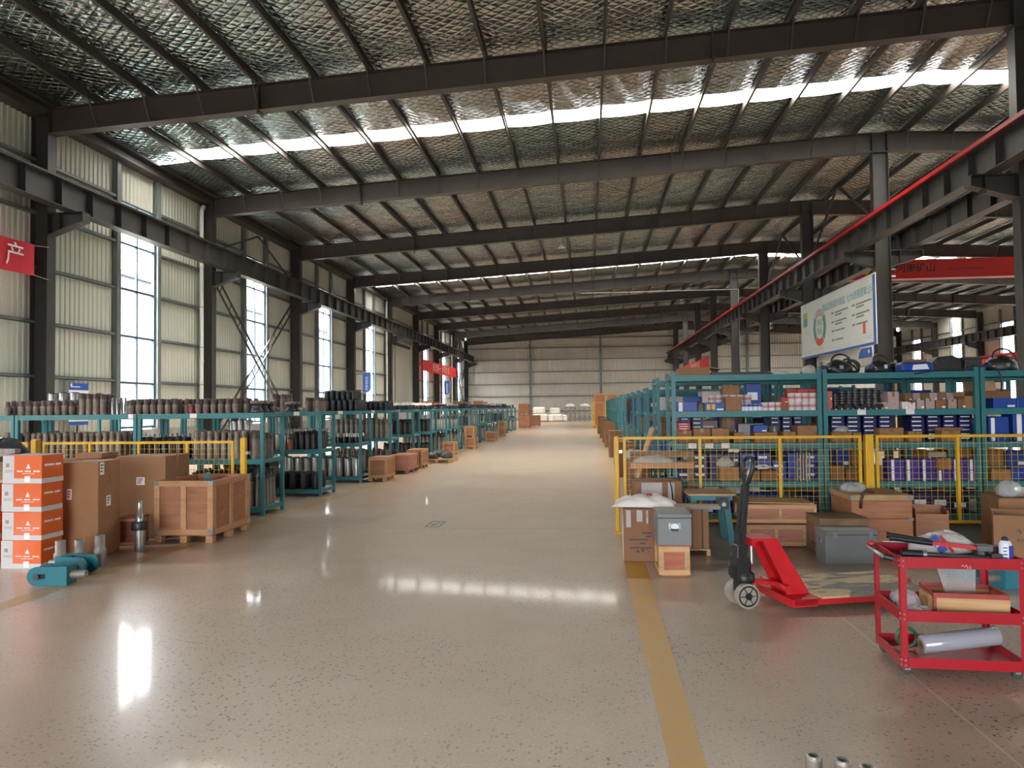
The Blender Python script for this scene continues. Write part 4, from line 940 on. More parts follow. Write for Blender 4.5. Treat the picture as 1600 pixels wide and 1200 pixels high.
# --- on top of the nearest right row
TP = 'on the nearest right rack top'; ZT = 2.061
open_carton('carton_tray', 'shallow brown carton tray '+TP, (1.52, 10.95, ZT), .42, .5, .12, m_card, 0, (None, None, 100, None))
for k, (x0, x1, y) in enumerate(((1.75, 2.5, 10.72), (1.95, 2.65, 10.9), (1.78, 2.4, 11.1))): tag(obj('dark_board', MB().box(x0, x1, y, y+.14, ZT, ZT+.03).box(x0+.02, x1-.02, y+.02, y+.12, ZT+.03, ZT+.045), m_blk), 'flat dark board, %s of three, %s' % (ORD[k], TP), 'board', 'dark boards on the right rack')
tag(obj('plastic_bag', blob(.16, .08, .07, 21, .4), m_film2, None, (2.75, 11.1, ZT)), 'thin white film bag '+TP, 'bag')
tag(obj('plastic_bag', blob(.1, .08, .12, 22, .4), m_film2, None, (3.12, 10.8, ZT)), 'white bag beside the black hoses '+TP, 'bag')
def hoses(label, loc, n, R, seed):
    r = thing('hose_bundle', label, 'hose', loc); rnd = random.Random(seed)
    for k in range(n):
        a = rnd.uniform(0, 6.3); t = rnd.uniform(.3, 1.2); mx = Matrix.Translation((rnd.uniform(-.12, .12), rnd.uniform(-.06, .06), .1)) @ Matrix.Rotation(a, 4, 'Z') @ Matrix.Rotation(t, 4, 'X')
        rr = R*rnd.uniform(.7, 1.1); mx.translation.z = .018+(rr+.02)*math.sin(t); obj('hose_loop', MB().torus((0, 0, 0), rr, .016, mx, 24, 7), m_black, r)
    return r
def pump(label, loc, rz, s_=1.0):
    r = thing('breathing_set', label, 'equipment', loc, rz); 
    obj('body', blob(.2*s_, .15*s_, .2*s_, int(loc[0]*100), .25), m_black, r); obj('cap', MB().cyl((-.17*s_, -.1*s_, .07), (-.25*s_, -.15*s_, .08), .04*s_, 12), M('dark blue rubber', sr(40, 44, 100), .5, 0, .1, 8), r); obj('band', MB().torus((-.17*s_, -.1*s_, .07), .042*s_, .01, None, 14, 6), m_yellow, r)
    obj('buckle', MB().box(-.02, .03, -.16*s_, -.15*s_, .06, .11), m_zinc, r); obj('strap', MB().torus((0, 0, 0), .14*s_, .014, Matrix.Translation((.05, 0, .16*s_)) @ Matrix.Rotation(1.2, 4, 'X'), 20, 6), m_black, r)
pump('black equipment bag with dark blue cap, left one '+TP, (3.5, 10.78, ZT), 0, .95); hoses('tangle of black hoses between the equipment bags '+TP, (3.77, 11.16, ZT), 6, .12, 4)
pump('black equipment bag in the middle of the hose pile '+TP, (4.05, 10.78, ZT), .3, .9)
tag(obj('black_bag', blob(.22, .15, .17, 31, .2), m_black, None, (4.34, 11.2, ZT)), 'slumped black bag right of the hoses '+TP, 'bag')
tag(obj('blue_pack', rbox(.42, .24, .14, .03), m_blue, None, (4.5, 10.74, ZT), (0, 0, .05)), 'blue and white printed foil pack '+TP, 'pack'); 
o = bpy.data.objects['blue_pack']; obj('white_print', MB().add([(-.08, -.1215, .03), (.15, -.1215, .04), (.12, -.1215, .11), (-.06, -.1215, .1), (.0, -.1215, .07)], [(0, 1, 4), (1, 2, 4), (2, 3, 4), (3, 0, 4)]), m_white, o)
tag(ubox(UC, 'small_carton', 'brown carton behind the blue foil pack '+TP, 4.56, 4.8, 11.02, .2, ZT, .2))
o = thing('black_case', 'black moulded carrying case with oval handle recess '+TP, 'case', (4.95, 10.87, ZT), -.05); bevel(obj('case_body', MB().prism([(-.2, 0), (.2, 0), (.19, .17), (.08, .23), (-.12, .21), (-.2, .12)], -.13, .13, Matrix(((1, 0, 0, 0), (0, 0, 1, 0), (0, 1, 0, 0), (0, 0, 0, 1)))), m_black, o), .02, 3); obj('handle_recess', MB().torus((0, 0, 0), .04, .01, Matrix.Translation((-.1, -.135, .12)) @ Matrix.Rotation(PI/2, 4, 'X') @ Matrix.Scale(1.4, 4, (1, 0, 0)), 18, 6), m_dsteel, o)
pump('black camera-like machine with blue knob at the right edge '+TP, (5.72, 10.9, ZT), 0, 1.1); bevel(tag(obj('grey_unit', MB().box(-.14, .14, -.1, .1, 0, .07).box(-.12, .1, -.08, .08, .07, .17).box(-.15, .16, -.11, .11, .17, .2), m_dsteel, None, (5.28, 10.78, ZT)), 'grey box-shaped unit between case and machine '+TP, 'equipment'))
tag(obj('black_cable', MB().tube([(4.4, 10.485, 2.03), (4.6, 10.485, 2.06), (4.68, 10.5, 2.08), (4.75, 10.55, 2.073), (5.05, 10.6, 2.073), (5.18, 10.54, 2.14), (5.3, 10.485, 2.13), (5.46, 10.485, 2.08), (5.52, 10.485, 1.95), (5.5, 10.485, 1.78)], .01, 6), m_black), 'black cable hanging over the front '+TP, 'cable')
# --- contents of the rows behind
for k in range(1, NR):
    y = QY+QP*k+.09; L = (1.555, 1.11, .58, .13) if k == 1 else (1.5, 1.05, .55, .13); rr = random.Random(100+k); w = 'right row %s' % ORD[k]
    for u in range(3 if k == 1 else 2 if k == 2 else 1):
        for j, z in enumerate(L):
            xx = QX+.08+u*(QW+.02); q = 0; lim = QX+u*(QW+.02)+QW-.1
            while q < (7 if k < 3 else 3 if k < 8 else 2):
                W_ = rr.uniform(.22, .4); h = rr.uniform(.2, .36); me, mm = rr.choice(((UC, m_card), (UC, m_card2), (UB, m_navy), (UB2, m_blue), (UC, m_card), (UB2, m_roll), (UB, m_pinkb), (UB, m_navy)))
                if xx+W_ > lim: break
                wd = {m_card: 'brown carton', m_card2: 'dark brown carton', m_navy: 'navy box', m_blue: 'blue box', m_roll: 'white box', m_pinkb: 'pinkish-grey box'}[mm]
                ubox(me, 'shelf_box', '%s, %s from the aisle, %s shelf, %s%s' % (wd, ORD[q], ('top', 'upper', 'lower', 'bottom')[j], w, (', bay '+('one', 'two', 'three')[u]) if k < 3 else ''), xx, xx+W_, y+rr.uniform(0, .05), .5, z, h, mm, 0, 'boxes on the right rows behind')
                xx += W_+.02; q += 1
o = thing('hose_hank', 'thick black hose hank hung at the end of a right rack', 'hose', (1.10, 20.4, 0))
for k in range(6): obj('hose_loop', MB().torus((0, 0, 0), 1, .05, Matrix.Translation((0, -.25+.1*k, 1.5)) @ Matrix.Rotation(PI/2, 4, 'Y') @ Matrix.Diagonal((.34, .2, .5, 1)), 22, 6), m_black, o)
# ------------------------------------------------------------------ right foreground: fence, crates, boxes
fence('yellow mesh fence panel nearest the aisle before the right racks', .45, 3.43, 9.75, [.467, 1.43, 2.43, 3.41], .14, 1.24)
fence('yellow mesh fence panel at the right edge before the right racks', 3.6, 6.6, 9.75, [3.617, 4.58, 5.58, 6.58], .14, 1.24)
fpost('yellow fence end post beside the aisle line', .365, 9.75, 1.25, .06); fpost('yellow fence post between the two right fence panels', 3.515, 9.75, 1.25, .1)
def film_wrap(parent, W, D, z0, z1):
    o = obj('film_wrap', rbox(W+.012, D+.012, z1-z0, .01), m_film, parent, (0, 0, z0)); return o
c = carton('shipping_carton', 'taped brown carton under the white sack by the yellow post', (.545, 8.2, 0), .36, .5, .555, m_card2, math.radians(-2), True)
obj('white_band', MB().box(-.184, -.181, -.25, .25, .02, .5), m_roll, c)
g = MB()
for i, (u, v, w_) in enumerate(((.06, .3, .1), (.08, .265, .06), (-.02, .23, .2), (.02, .19, .06), (.0, .145, .22))): g.box(u-w_/2, u+w_/2, -.2515, -.2505, v-.007, v+.007)
obj('print', g, m_print, c); text('!▲▼☂', .05, m_print, c, (.02, -.2525, .11), RF)
obj('film_streaks', MB().box(-.15, -.1, -.2518, -.2506, .36, .54).box(-.04, .02, -.2518, -.2506, .42, .54).box(.06, .08, -.2518, -.2506, .4, .54), m_film, c)
s = thing('woven_sack', 'limp white woven sack on the taped carton', 'sack', (.60, 8.22, .558), math.radians(-8)); me = pillow(.68, .46, .15, 41); obj('sack_body', me, m_sack, s); obj('red_print', MB().lathe([(.035, .0), (.035, .004)], 10), m_sackp, s, (.06, -.06, .12), (.3, 0, 0))
cr = crate('small_crate', 'small pine-framed crate with reddish panel under the grey box', (.806, 7.5, 0), .295, .46, .285, 0, 1, 1, False, .015, M_wood('reddish ply', sr(158, 84, 58), sr(184, 108, 76), 4), m_pine, .05)
obj('scrawl', MB().tube([(-.07+.014*k, 0, .008*((-1)**k)*(1+.4*(k % 3))) for k in range(11)], .002, 4), m_print, cr, (0, -.21, .14))
def grey_box(label, loc, W, D, H, rz, front=True):
    r = thing('metal_box', label, 'box', loc, rz, 'grey steel boxes'); obj('box_body', rbox(W, D, H*.86, .006), m_greyb, r); obj('lid', rbox(W+.008, D+.008, H*.14-.002, .006), m_greyb, r, (0, 0, H*.86+.002))
    if front:
        g = MB().torus((0, 0, 0), 1, .12, Matrix.Translation((0, -D/2-.012, H*.6)) @ Matrix.Rotation(PI/2, 4, 'X') @ Matrix.Diagonal((.045, .032, .05, 1)), 20, 6); obj('handle', g, m_zinc, r); obj('handle_plate', MB().box(-.055, .055, -D/2-.004, -D/2, H*.52, H*.7), m_zinc, r); obj('handle_grip', MB().cyl((-.035, -D/2-.02, H*.5), (.035, -D/2-.02, H*.5), .009, 10), m_black, r)
    else:
        for x in (-W/2+.07, W/2-.09): obj('latch', MB().box(x, x+.045, -D/2-.008, -D/2+.0, H*.8, H*.96).box(x+.008, x+.035, -D/2-.014, -D/2-.008, H*.83, H*.9), m_zinc, r)
        obj('side_handle', MB().torus((0, 0, 0), .04, .006, Matrix.Translation((-W/2-.006, 0, H*.62)) @ Matrix.Rotation(PI/2, 4, 'Y'), 16, 6), m_zinc, r)
    return r
grey_box('grey steel box with chrome handle on the small crate', (.812, 7.5, .3), .32, .5, .305, 0)
grey_box('grey steel box with two latches before the low crate', (2.655, 8.06, 0), .52, .3, .345, math.radians(3), False)
pt = carton('strapped_carton', 'brown strapped carton on a small pallet behind the grey box', (1.18, 8.52, .075), .24, .42, .43, m_card, 0, True)
for x in (-.06, .05): obj('strap', MB().box(x-.008, x+.008, -.2125, -.2115, 0, .43), m_black, pt)
r = thing('wooden_pallet', 'small pine pallet under the strapped brown carton', 'pallet', (1.18, 8.52, 0))
for k in range(3): obj('deck_board', MB().box(-.13, .13, -.22+.16*k, -.1+.16*k, .055, .072), m_pine, r)
for x in (-.11, .11): obj('bearer', MB().box(x-.02, x+.02, -.22, .22, 0, .055), m_pine, r)
o = thing('pale_plank', 'pale plank with grey edge lying across the strapped carton', 'plank', (1.1, 8.42, .506), math.radians(-4)); obj('plank_board', MB().box(-.34, .33, -.13, .13, .0, .028), m_pine, o); obj('edge_strip', MB().box(-.34, .33, -.138, -.131, -.0, .03), m_greyb, o)
# teal table with vise
tb = thing('work_table', 'teal steel table with wooden top and black vise', 'table', (1.42, 9.12, 0))
obj('table_top', MB().box(-.27, .27, -.3, .3, .59, .608), m_pine, tb); obj('top_frame', MB().box(-.24, .24, -.27, -.23, .53, .59).box(-.24, .24, .23, .27, .53, .59).box(-.24, -.2, -.23, .23, .53, .59).box(.2, .24, -.23, .23, .53, .59), m_teal, tb)
for x, y, dx in ((.17, -.25, .06), (-.2, -.25, -.04), (.17, .25, .06), (-.2, .25, -.04)): obj('leg', MB().bar((x, y, .53), (x+dx, y, .0), .07, .05), m_teal, tb)
v = obj('vise', MB().cyl((.12, -.36, .5), (.12, -.27, .5), .06, 18).box(.05, .19, -.31, -.27, .43, .57), m_black, tb); obj('vise_screw', MB().cyl((.12, -.4, .5), (.12, -.36, .5), .025, 12), m_zinc, v)
# taped carton and old timber behind
b = carton('wrapped_carton', 'long brown carton wrapped in film behind the sack', (.84, 9.42, 0), .58, .42, .72, m_card2, 0, True); obj('film_patch', MB().box(-.2, .05, -.2125, -.2106, .45, .7).box(.12, .2, -.2125, -.2106, .3, .7), m_film, b)
tag(obj('black_strap', MB().tube([(1.02, 9.195, .45), (1.0, 9.19, .65), (.97, 9.19, .76), (1.12, 9.2, .74), (1.18, 9.19, .55), (1.2, 9.19, .4)], .008, 6), m_black), 'black strap hanging over the wrapped carton', 'strap')
r = thing('timber_frame', 'old timber frame standing behind the aisle-side fence panel', 'frame', (.98, 10.12, 0))
for z, mm in ((.95, m_oldw), (.8, m_amber), (.45, m_oldw)): obj('cross_board', MB().box(-.42, .42, -.03, .0, z, z+.075), mm, r)
for x in (-.38, .38): obj('upright', MB().box(x-.035, x+.035, 0, .05, 0, 1.02), m_oldw, r)
tag(obj('plastic_bag', blob(.26, .1, .1, 44, .4), m_film2, None, (.85, 10.02, .878)), 'crumpled white film lying on the yellow timber board', 'bag')
for k, (x, y, z) in enumerate(((.75, 10.35, 0), (1.0, 10.33, 0))): pass
# crates
crate('plywood_crate', 'lower plywood crate of the stack behind the pallet truck', (2.13, 9.05, 0), .66, .55, .25, 0, 2, 1, False, .03, m_pink, m_pine, .04)
u = crate('plywood_crate', 'upper long plywood crate of the stack behind the pallet truck', (2.17, 9.05, .265), .80, .6, .22, 0, 2, 1, False, .03, m_pink, m_pine, .035); obj('loose_board', MB().bar((-.42, -.05, .255), (.38, -.08, .245), .5, .008), m_pine, u)
crate('plywood_crate', 'low closed crate behind the grey box with latches', (2.70, 8.475, 0), .50, .48, .40, 0, 1, 1, False, .02, m_pink, m_oldw, .09, None, False, m_oldw)
r = thing('wooden_chest', 'large plywood chest with steel corners behind the low crate', 'chest', (3.28, 9.1, 0)); obj('lower_box', rbox(.66, .72, .34, .004), m_plyw, r); obj('upper_box', rbox(.655, .715, .2, .004), m_plyw, r, (0, 0, .342))
for s_ in (-1, 1): obj('rim_batten', MB().box(-.335, .335, s_*.345-.018, s_*.345+.018, .545, .605), m_pine, r); obj('rim_batten', MB().box(s_*.317-.018, s_*.317+.018, -.327, .327, .545, .605), m_pine, r)
for x in (-.335, .335):
    for z in (.56, .32): obj('corner_bracket', MB().box(x-.06 if x > 0 else x-.002, x+.002 if x > 0 else x+.06, -.366, -.363, z, z+.035), m_zinc, r)
obj('inner_sheet', MB().box(-.29, .29, -.32, .32, .575, .608), m_pine, r)
tag(obj('leather_strap', MB().tube([(3.04, 8.715, .46), (3.05, 8.712, .56), (3.07, 8.71, .63), (3.12, 8.74, .66), (3.22, 8.83, .636)], .016, 6), M('brown leather', sr(70, 46, 34), .5, 0, .15, 10)), 'dark brown leather strap over the chest corner', 'strap')
tag(obj('plastic_film', blob(.14, .14, .1, 47, .4), m_film, None, (3.1, 9.1, .61)), 'clear plastic film heaped on the plywood chest', 'plastic')
r = thing('wooden_box', 'open pine box between the chest and the right carton', 'box', (3.98, 9.2, 0), math.radians(-14))
t = .015
for nm, gb in (('front_panel', MB().box(-.17, .17, -.2, -.2+t, 0, .36)), ('back_panel', MB().box(-.17, .17, .2-t, .2, 0, .42)), ('side_panel', MB().box(-.17, -.17+t, -.2+t, .2-t, 0, .4)), ('side_panel', MB().box(.17-t, .17, -.2+t, .2-t, 0, .4)), ('bottom', MB().box(-.155, .155, -.185, .185, 0, .015))): obj(nm, gb, m_plyw, r)
oc = open_carton('open_carton', 'open brown carton with handling marks at the right edge', (4.37, 7.95, 0), .58, .5, .52, m_card, math.radians(-25), (None, 174, None, None))
obj('print', MB().box(-.2925, -.2908, -.14, .1, .36, .39).box(-.2925, -.2908, .12, .16, .35, .4).box(-.2925, -.2908, -.12, .16, .315, .32), m_print, oc); text('↑↑ ☂ ♻', .07, m_print, oc, (.06, -.252, .36), RF); text('易碎物品 小心轻放', .04, m_print, oc, (.06, -.252, .28), RF)
b = carton('shipping_carton', 'brown carton behind the open carton at the right edge', (4.85, 8.95, 0), .6, .6, .58, m_card, math.radians(-10)); tag(obj('plastic_bag', blob(.14, .12, .16, 51, .45), m_film, None, (4.7, 8.85, .585)), 'clear plastic bag on the rear right carton', 'bag'); tag(obj('red_pouch', rbox(.3, .12, .03, .01), m_red2, None, (4.95, 8.8, .585)), 'flat red pouch on the rear right carton', 'pouch')
clevis('teal clevis on the floor right of the pallet truck', (3.76, 7.05, 0), math.radians(200)); clevis('teal clevis farther back behind the red cart', (3.5, 7.45, 0), math.radians(20))
# ------------------------------------------------------------------ pallet truck
m_truck = M('worn red truck paint', sr(190, 24, 32), .42, 0, .12, 5, 0, .1, 30); m_tire = M('beige polyurethane', sr(150, 142, 128), .5, 0, .1, 10)
tr = thing('pallet_truck', 'red hand pallet truck with black handle, plywood board on its forks', 'pallet truck', (1.235, 6.265, 0), .28)
XZ = Matrix(((1, 0, 0, 0), (0, 0, 1, 0), (0, 1, 0, 0), (0, 0, 0, 1)))
for y in (-.085, .085):
    wh = obj('steering_wheel', MB().cyl((0, y-.026, .1), (0, y+.026, .1), .1, 28), m_tire, tr); s_ = -1 if y < 0 else 1
    obj('wheel_rim', MB().torus((0, 0, 0), .078, .007, Matrix.Translation((0, y+s_*.026, .1)) @ Matrix.Rotation(PI/2, 4, 'X'), 28, 6), m_black, wh); obj('hub', MB().cyl((0, y, .1), (0, y+s_*.04, .1), .028, 14), m_black, wh)
    g = MB()
    for k in range(6):
        a = k*PI/3; g.bar((.02*math.cos(a), y+s_*.028, .1+.02*math.sin(a)), (.075*math.cos(a), y+s_*.028, .1+.075*math.sin(a)), .012, .006)
    obj('spokes', g, m_dsteel, wh)
obj('axle', MB().cyl((0, -.13, .1), (0, .13, .1), .018, 12).box(-.05, .06, -.05, .05, .12, .2), m_black, tr)
obj('pump_body', MB().lathe([(.075, .19), (.085, .2), (.085, .26), (.06, .28), (.06, .36), (.05, .37)], 18).box(-.09, .02, -.06, .06, .22, .4).box(-.12, -.08, -.03, .03, .25, .33), m_black, tr, (.02, 0, 0))
obj('lift_ram', MB().cyl((.09, 0, .34), (.09, 0, .54), .022, 14), m_silver, tr)
bevel(obj('handle_base', MB().box(-.06, .03, -.05, .05, .34, .5), m_black, tr), .01)
obj('handle_shaft', MB().bar((-.02, -.045, .45), (.05, -.022, .98), .03, .045).bar((-.02, .045, .45), (.05, .022, .98), .03, .045).box(-.035, .0, -.045, .045, .48, .6), m_black, tr)
obj('handle_loop', MB().tube([(.05, 0, .96), (.055, -.03, 1.0), (.065, -.075, 1.08), (.08, -.085, 1.16), (.09, -.06, 1.2), (.095, 0, 1.215), (.09, .06, 1.2), (.08, .085, 1.16), (.065, .075, 1.08), (.055, .03, 1.0), (.05, 0, .96)], .017, 8), m_black, tr)
obj('lever', MB().tube([(.06, 0, 1.0), (.085, 0, 1.1), (.1, 0, 1.16)], .01, 6), m_zinc, tr)
obj('top_plate', MB().box(.04, .25, -.11, .11, .535, .56).box(.04, .07, -.11, .11, .5, .535), m_truck, tr)
for y in (-.125, .105): obj('side_plate', MB().prism([(.12, .56), (.25, .56), (.52, .12), (.48, .05), (.34, .06), (.3, .2)][::-1], y, y+.02, XZ), m_truck, tr)
obj('back_plate', MB().bar((.2, 0, .54), (.42, 0, .1), .2, .015), m_truck, tr)
obj('torsion_tube', MB().cyl((.3, -.2, .16), (.3, .2, .16), .03, 14).bar((.06, 0, .2), (.3, 0, .17), .1, .03), m_truck, tr)
for y in (-.2, .2):
    obj('fork', MB().prism([(.3, -.085), (1.55, -.085), (1.68, -.05), (1.68, .05), (1.55, .085), (.3, .085)], .05, .098, Matrix.Translation((0, y, 0))), m_truck, tr)
    obj('load_roller', MB().cyl((1.4, y-.045, .037), (1.4, y+.045, .037), .036, 16), m_tire, tr)
obj('fork_bridge', MB().box(.28, .5, -.285, .285, .04, .099), m_truck, tr)
def M_stain():
    m, nt, b = _base('stained plywood sheet', .6, 0)
    f = ramp(nt, noise(nt, 2.2, 4, dist=1.5, stretch=(.8, 2.2, 1)), .46, .52); c = mix(nt, f, sr(198, 172, 128), sr(96, 96, 92)); n2 = ramp(nt, noise(nt, 40, 3), .4, .6); c = mix(nt, .12, c, mix(nt, n2, sr(130, 104, 70), sr(230, 208, 168))); nt.links.new(c, b.inputs['Base Color']); return m
pb = thing('plywood_sheet', 'stained plywood sheet lying on the pallet truck forks', 'board', (1.235, 6.265, .1), .28); obj('sheet', MB().prism([(.53, -.3), (1.5, -.33), (1.56, .42), (.53, .44)], .0, .016), M_stain(), pb)
# ------------------------------------------------------------------ red tool cart
m_cart = M('glossy red cart paint', sr(164, 10, 32), .35, 0, .06, 5, coat=.3)
ct = thing('tool_cart', 'red three-shelf steel tool cart at the right edge', 'cart', (1.862, 4.71, 0), -.06); CW, CD = .69, .5
lm = MB().box(0, .035, 0, .003, .05, .715).box(0, .003, .003, .035, .05, .715).mesh('leg')
for x, y, a in ((0, 0, 0), (CW, 0, PI/2), (CW, CD, PI), (0, CD, -PI/2)): inst('leg', lm, m_cart, ct, (x, y, 0), (0, 0, a))
bm = MB().lathe([(.006, 0), (.006, .002), (.004, .004)], 8).mesh('bolt')
for z0, z1 in ((.65, .715), (.33, .395), (.055, .115)):
    t = obj('tray', MB().box(.004, CW-.004, .004, CD-.004, z0, z0+.003).box(.004, CW-.004, .004, .007, z0+.003, z1).box(.004, CW-.004, CD-.007, CD-.004, z0+.003, z1).box(.004, .007, .007, CD-.007, z0+.003, z1).box(CW-.007, CW-.004, .007, CD-.007, z0+.003, z1), m_cart, ct)
    obj('front_rail', MB().box(.036, CW-.036, -.002, .0035, z0, z1), m_cart, ct); obj('side_rail', MB().box(-.002, .0035, .036, CD-.036, z0, z1), m_cart, ct)
    for dz in (.012, .042):
        for x in (.018, CW-.018): inst('bolt', bm, m_zinc, t, (x, -.0, z0+dz), (PI/2, 0, 0))
        inst('bolt', bm, m_zinc, t, (-.0, .018, z0+dz), (0, -PI/2, 0))
for x, y in ((.04, .05), (CW-.04, .05), (.04, CD-.05), (CW-.04, CD-.05)):
    w_ = obj('caster', MB().cyl((x, y-.012, .03), (x, y+.012, .03), .03, 18), m_dsteel, ct); obj('caster_fork', MB().box(x-.015, x+.015, y-.018, y-.014, .03, .062).box(x-.015, x+.015, y+.014, y+.018, .03, .062).box(x-.02, x+.02, y-.018, y+.018, .058, .064), m_zinc, w_)
h = obj('push_handle', MB().tube([(.0, .06, .685), (-.06, .06, .70), (-.075, .09, .705), (-.075, .41, .705), (-.06, .44, .70), (.0, .44, .685)], .012, 8), m_zinc, ct); obj('handle_grip', MB().cyl((-.02, .06, .694), (-.07, .07, .704), .02, 10), m_black, h); obj('handle_knob', MB().lathe([(.0, -.022), (.018, -.015), (.022, 0), (.018, .015), (.0, .022)], 12), m_red, h, (-.03, .44, .715))
g = MB().tube([(-.03, 0, 0), (-.018, 0, .008), (-.012, 0, -.004), (.0, 0, .01), (.005, 0, -.012), (.02, 0, .004), (.026, 0, -.008), (.014, 0, -.016)], .0012, 4); obj('chalk_scrawl', g, m_white, ct, (.37, -.004, .667))
# tools on the cart
CT = Matrix.Translation((1.862, 4.71, 0)) @ Matrix.Rotation(-.06, 4, 'Z')
def on_cart(name, label, cat, x, y, z, rz=0):
    p = CT @ Vector((x, y, z)); return thing(name, label, cat, p, rz-.06)
b = on_cart('bolt_cutter', 'long bolt cutter with red arms and black grips on the cart', 'bolt cutter', .30, .2, .715, -.1)
for s_ in (-1, 1):
    obj('arm', MB().bar((-.05, s_*.03, .055), (.22, s_*.012, .03), .016, .02), m_truck, b); obj('grip', MB().cyl((-.28, s_*.05, .085), (-.05, s_*.03, .056), .018, 12), m_black, b); obj('grip_end', MB().cyl((-.29, s_*.051, .086), (-.28, s_*.05, .085), .021, 12), m_black, b)
obj('jaw', MB().prism([(.2, -.035), (.28, -.045), (.36, -.012), (.36, .012), (.28, .045), (.2, .035)], .018, .048), m_black, b)
b = on_cart('pipe_wrench', 'black pipe wrench with chrome collar lying along the cart', 'wrench', .24, .09, .68, -.02)
obj('handle', MB().cyl((-.12, 0, .04), (.3, 0, .02), .013, 10), m_dsteel, b); obj('grip', MB().cyl((-.2, 0, .042), (-.08, 0, .038), .022, 12), m_black, b); obj('collar', MB().cyl((-.08, 0, .038), (-.06, 0, .037), .025, 12), m_zinc, b); obj('jaw', MB().box(.3, .36, -.02, .02, .0, .05), m_dsteel, b)
b = on_cart('red_wrench', 'red wrench lying under the bolt cutter on the cart', 'wrench', .3, .15, .66, .04); obj('handle', MB().bar((-.15, 0, .02), (.16, 0, .02), .028, .016), m_truck, b); obj('jaw', MB().lathe([(.03, .005), (.035, .012), (.035, .03), (.025, .036)], 12), m_red, b, (.18, 0, 0))
b = on_cart('screwdriver', 'screwdriver with green handle on the cart', 'screwdriver', .42, .1, .668, .1); obj('handle', MB().lathe([(.008, 0), (.014, .01), (.016, .06), (.012, .09)], 10), M('dark green plastic', sr(40, 84, 60), .4, 0, .1, 8), b, (0, 0, .018), (0, PI/2, 0)); obj('blade', MB().cyl((-.12, 0, .018), (0, 0, .018), .004, 8), m_zinc, b)
b = on_cart('rubber_mallet', 'round black rubber head on the cart', 'mallet', .54, .2, .66); obj('head', MB().lathe([(.045, .0), (.05, .01), (.05, .065), (.045, .075)], 18), m_black, b); obj('stick', MB().cyl((-.04, 0, .04), (-.22, -.03, .03), .012, 8), m_black, b)
b = on_cart('steel_rod', 'bright steel bar at the cart handle end', 'bar', .1, .36, .71, -.05); obj('bar', MB().cyl((-.08, 0, .035), (.14, 0, .03), .009, 10), m_silver, b); obj('hook_end', MB().torus((.16, 0, .03), .016, .006, None, 12, 6), m_silver, b)
b = on_cart('plastic_bag', 'clear bag with blue and red printed band on the cart', 'bag', .38, .34, .656, -.06); obj('bag_body', blob(.19, .09, .16, 61, .22, 28, 14, .35, 4), m_film2, b)
obj('blue_band', MB().bar((-.09, -.075, .14), (-.03, -.1, .05), .05, .004, (0, -1, .4)), m_canb, b); obj('red_band', MB().bar((-.045, -.078, .145), (.02, -.103, .05), .018, .004, (0, -1, .4)), m_red, b); text('AVE', .03, m_white, b, (-.06, -.098, .095), (PI/2-.3, -.9, 0))
b = on_cart('spray_can', 'white and blue spray can with dark cap on the cart corner', 'spray can', .63, .1, .656); obj('can_body', MB().lathe([(.033, 0), (.034, .004), (.034, .13), (.03, .14), (.022, .152)], 18), m_can, b); obj('blue_stripe', MB().box(.005, .03, -.0345, -.02, .01, .125), M('can blue', sr(52, 48, 140), .4, 0, .05, 8), b); obj('cap', MB().lathe([(.022, .152), (.02, .165), (.012, .175)], 14), m_black, b)
g = MB()
for k in range(5): g.box(-.026, -.002-.004*(k % 2), -.0352, -.033, .03+.02*k, .036+.02*k)
obj('print', g, m_canb, b)
for k, (x, y, L_, a, mm, nm) in enumerate(((.45, .06, .12, .02, M('blue plastic strip', sr(50, 50, 130), .4, 0, .1, 8), 'blue plastic file'), (.54, .12, .1, -.1, m_roll, 'white paper slip'), (.2, .06, .12, .02, m_zinc, 'thin steel ruler'))):
    b = on_cart('small_tool', nm+' lying on the cart top', 'tool', x, y, .655, a); obj('blade', MB().box(-L_, L_, -.012, .012, 0, .008).box(-L_*.2, L_*.2, -.009, .009, .008, .012), mm, b)
b = on_cart('drawer_box', 'pine drawer box with red painted rim on the middle cart shelf', 'box', .45, .26, .336, -.05)
rw = M('red painted rim', sr(150, 52, 44), .5, 0, .2, 8)
for nm, gb, rb in (('side_panel', MB().box(-.21, .21, -.14, -.128, 0, .11), MB().box(-.21, .21, -.141, -.127, .11, .14)), ('side_panel', MB().box(-.21, .21, .128, .14, 0, .11), MB().box(-.21, .21, .127, .141, .11, .14)), ('end_panel', MB().box(-.21, -.198, -.128, .128, 0, .11), MB().box(-.211, -.197, -.128, .128, .11, .14)), ('end_panel', MB().box(.198, .21, -.128, .128, 0, .11), MB().box(.197, .211, -.128, .128, .11, .14))):
    p = obj(nm, gb, m_pine, b); obj('red_rim', rb, rw, p)
obj('bottom', MB().box(-.198, .198, -.128, .128, 0, .01), m_pine, b); obj('red_edge', MB().box(-.213, -.196, -.143, -.126, 0, .14), rw, b)
b = on_cart('plastic_film', 'clear plastic sheet sticking up from the drawer box', 'plastic', .44, .27, .348); obj('sheet', MB().add([(-.1, .0, 0), (.08, .02, 0), (.11, .05, .12), (.12, .06, .26), (-.02, .05, .25), (-.13, .02, .26), (-.09, .0, .1), (.02, .04, .13)], [(0, 1, 7, 6), (1, 2, 7), (2, 3, 4, 7), (7, 4, 5, 6)]), m_film, b)
b = on_cart('plastic_bag', 'crumpled clear bag on the middle cart shelf', 'bag', .13, .31, .336); obj('bag_body', blob(.085, .12, .11, 66, .4), m_film, b)
b = on_cart('plastic_bag', 'second clear bag hanging toward the cart front, middle shelf', 'bag', .13, .1, .336); obj('bag_body', blob(.08, .055, .065, 67, .4), m_film, b)
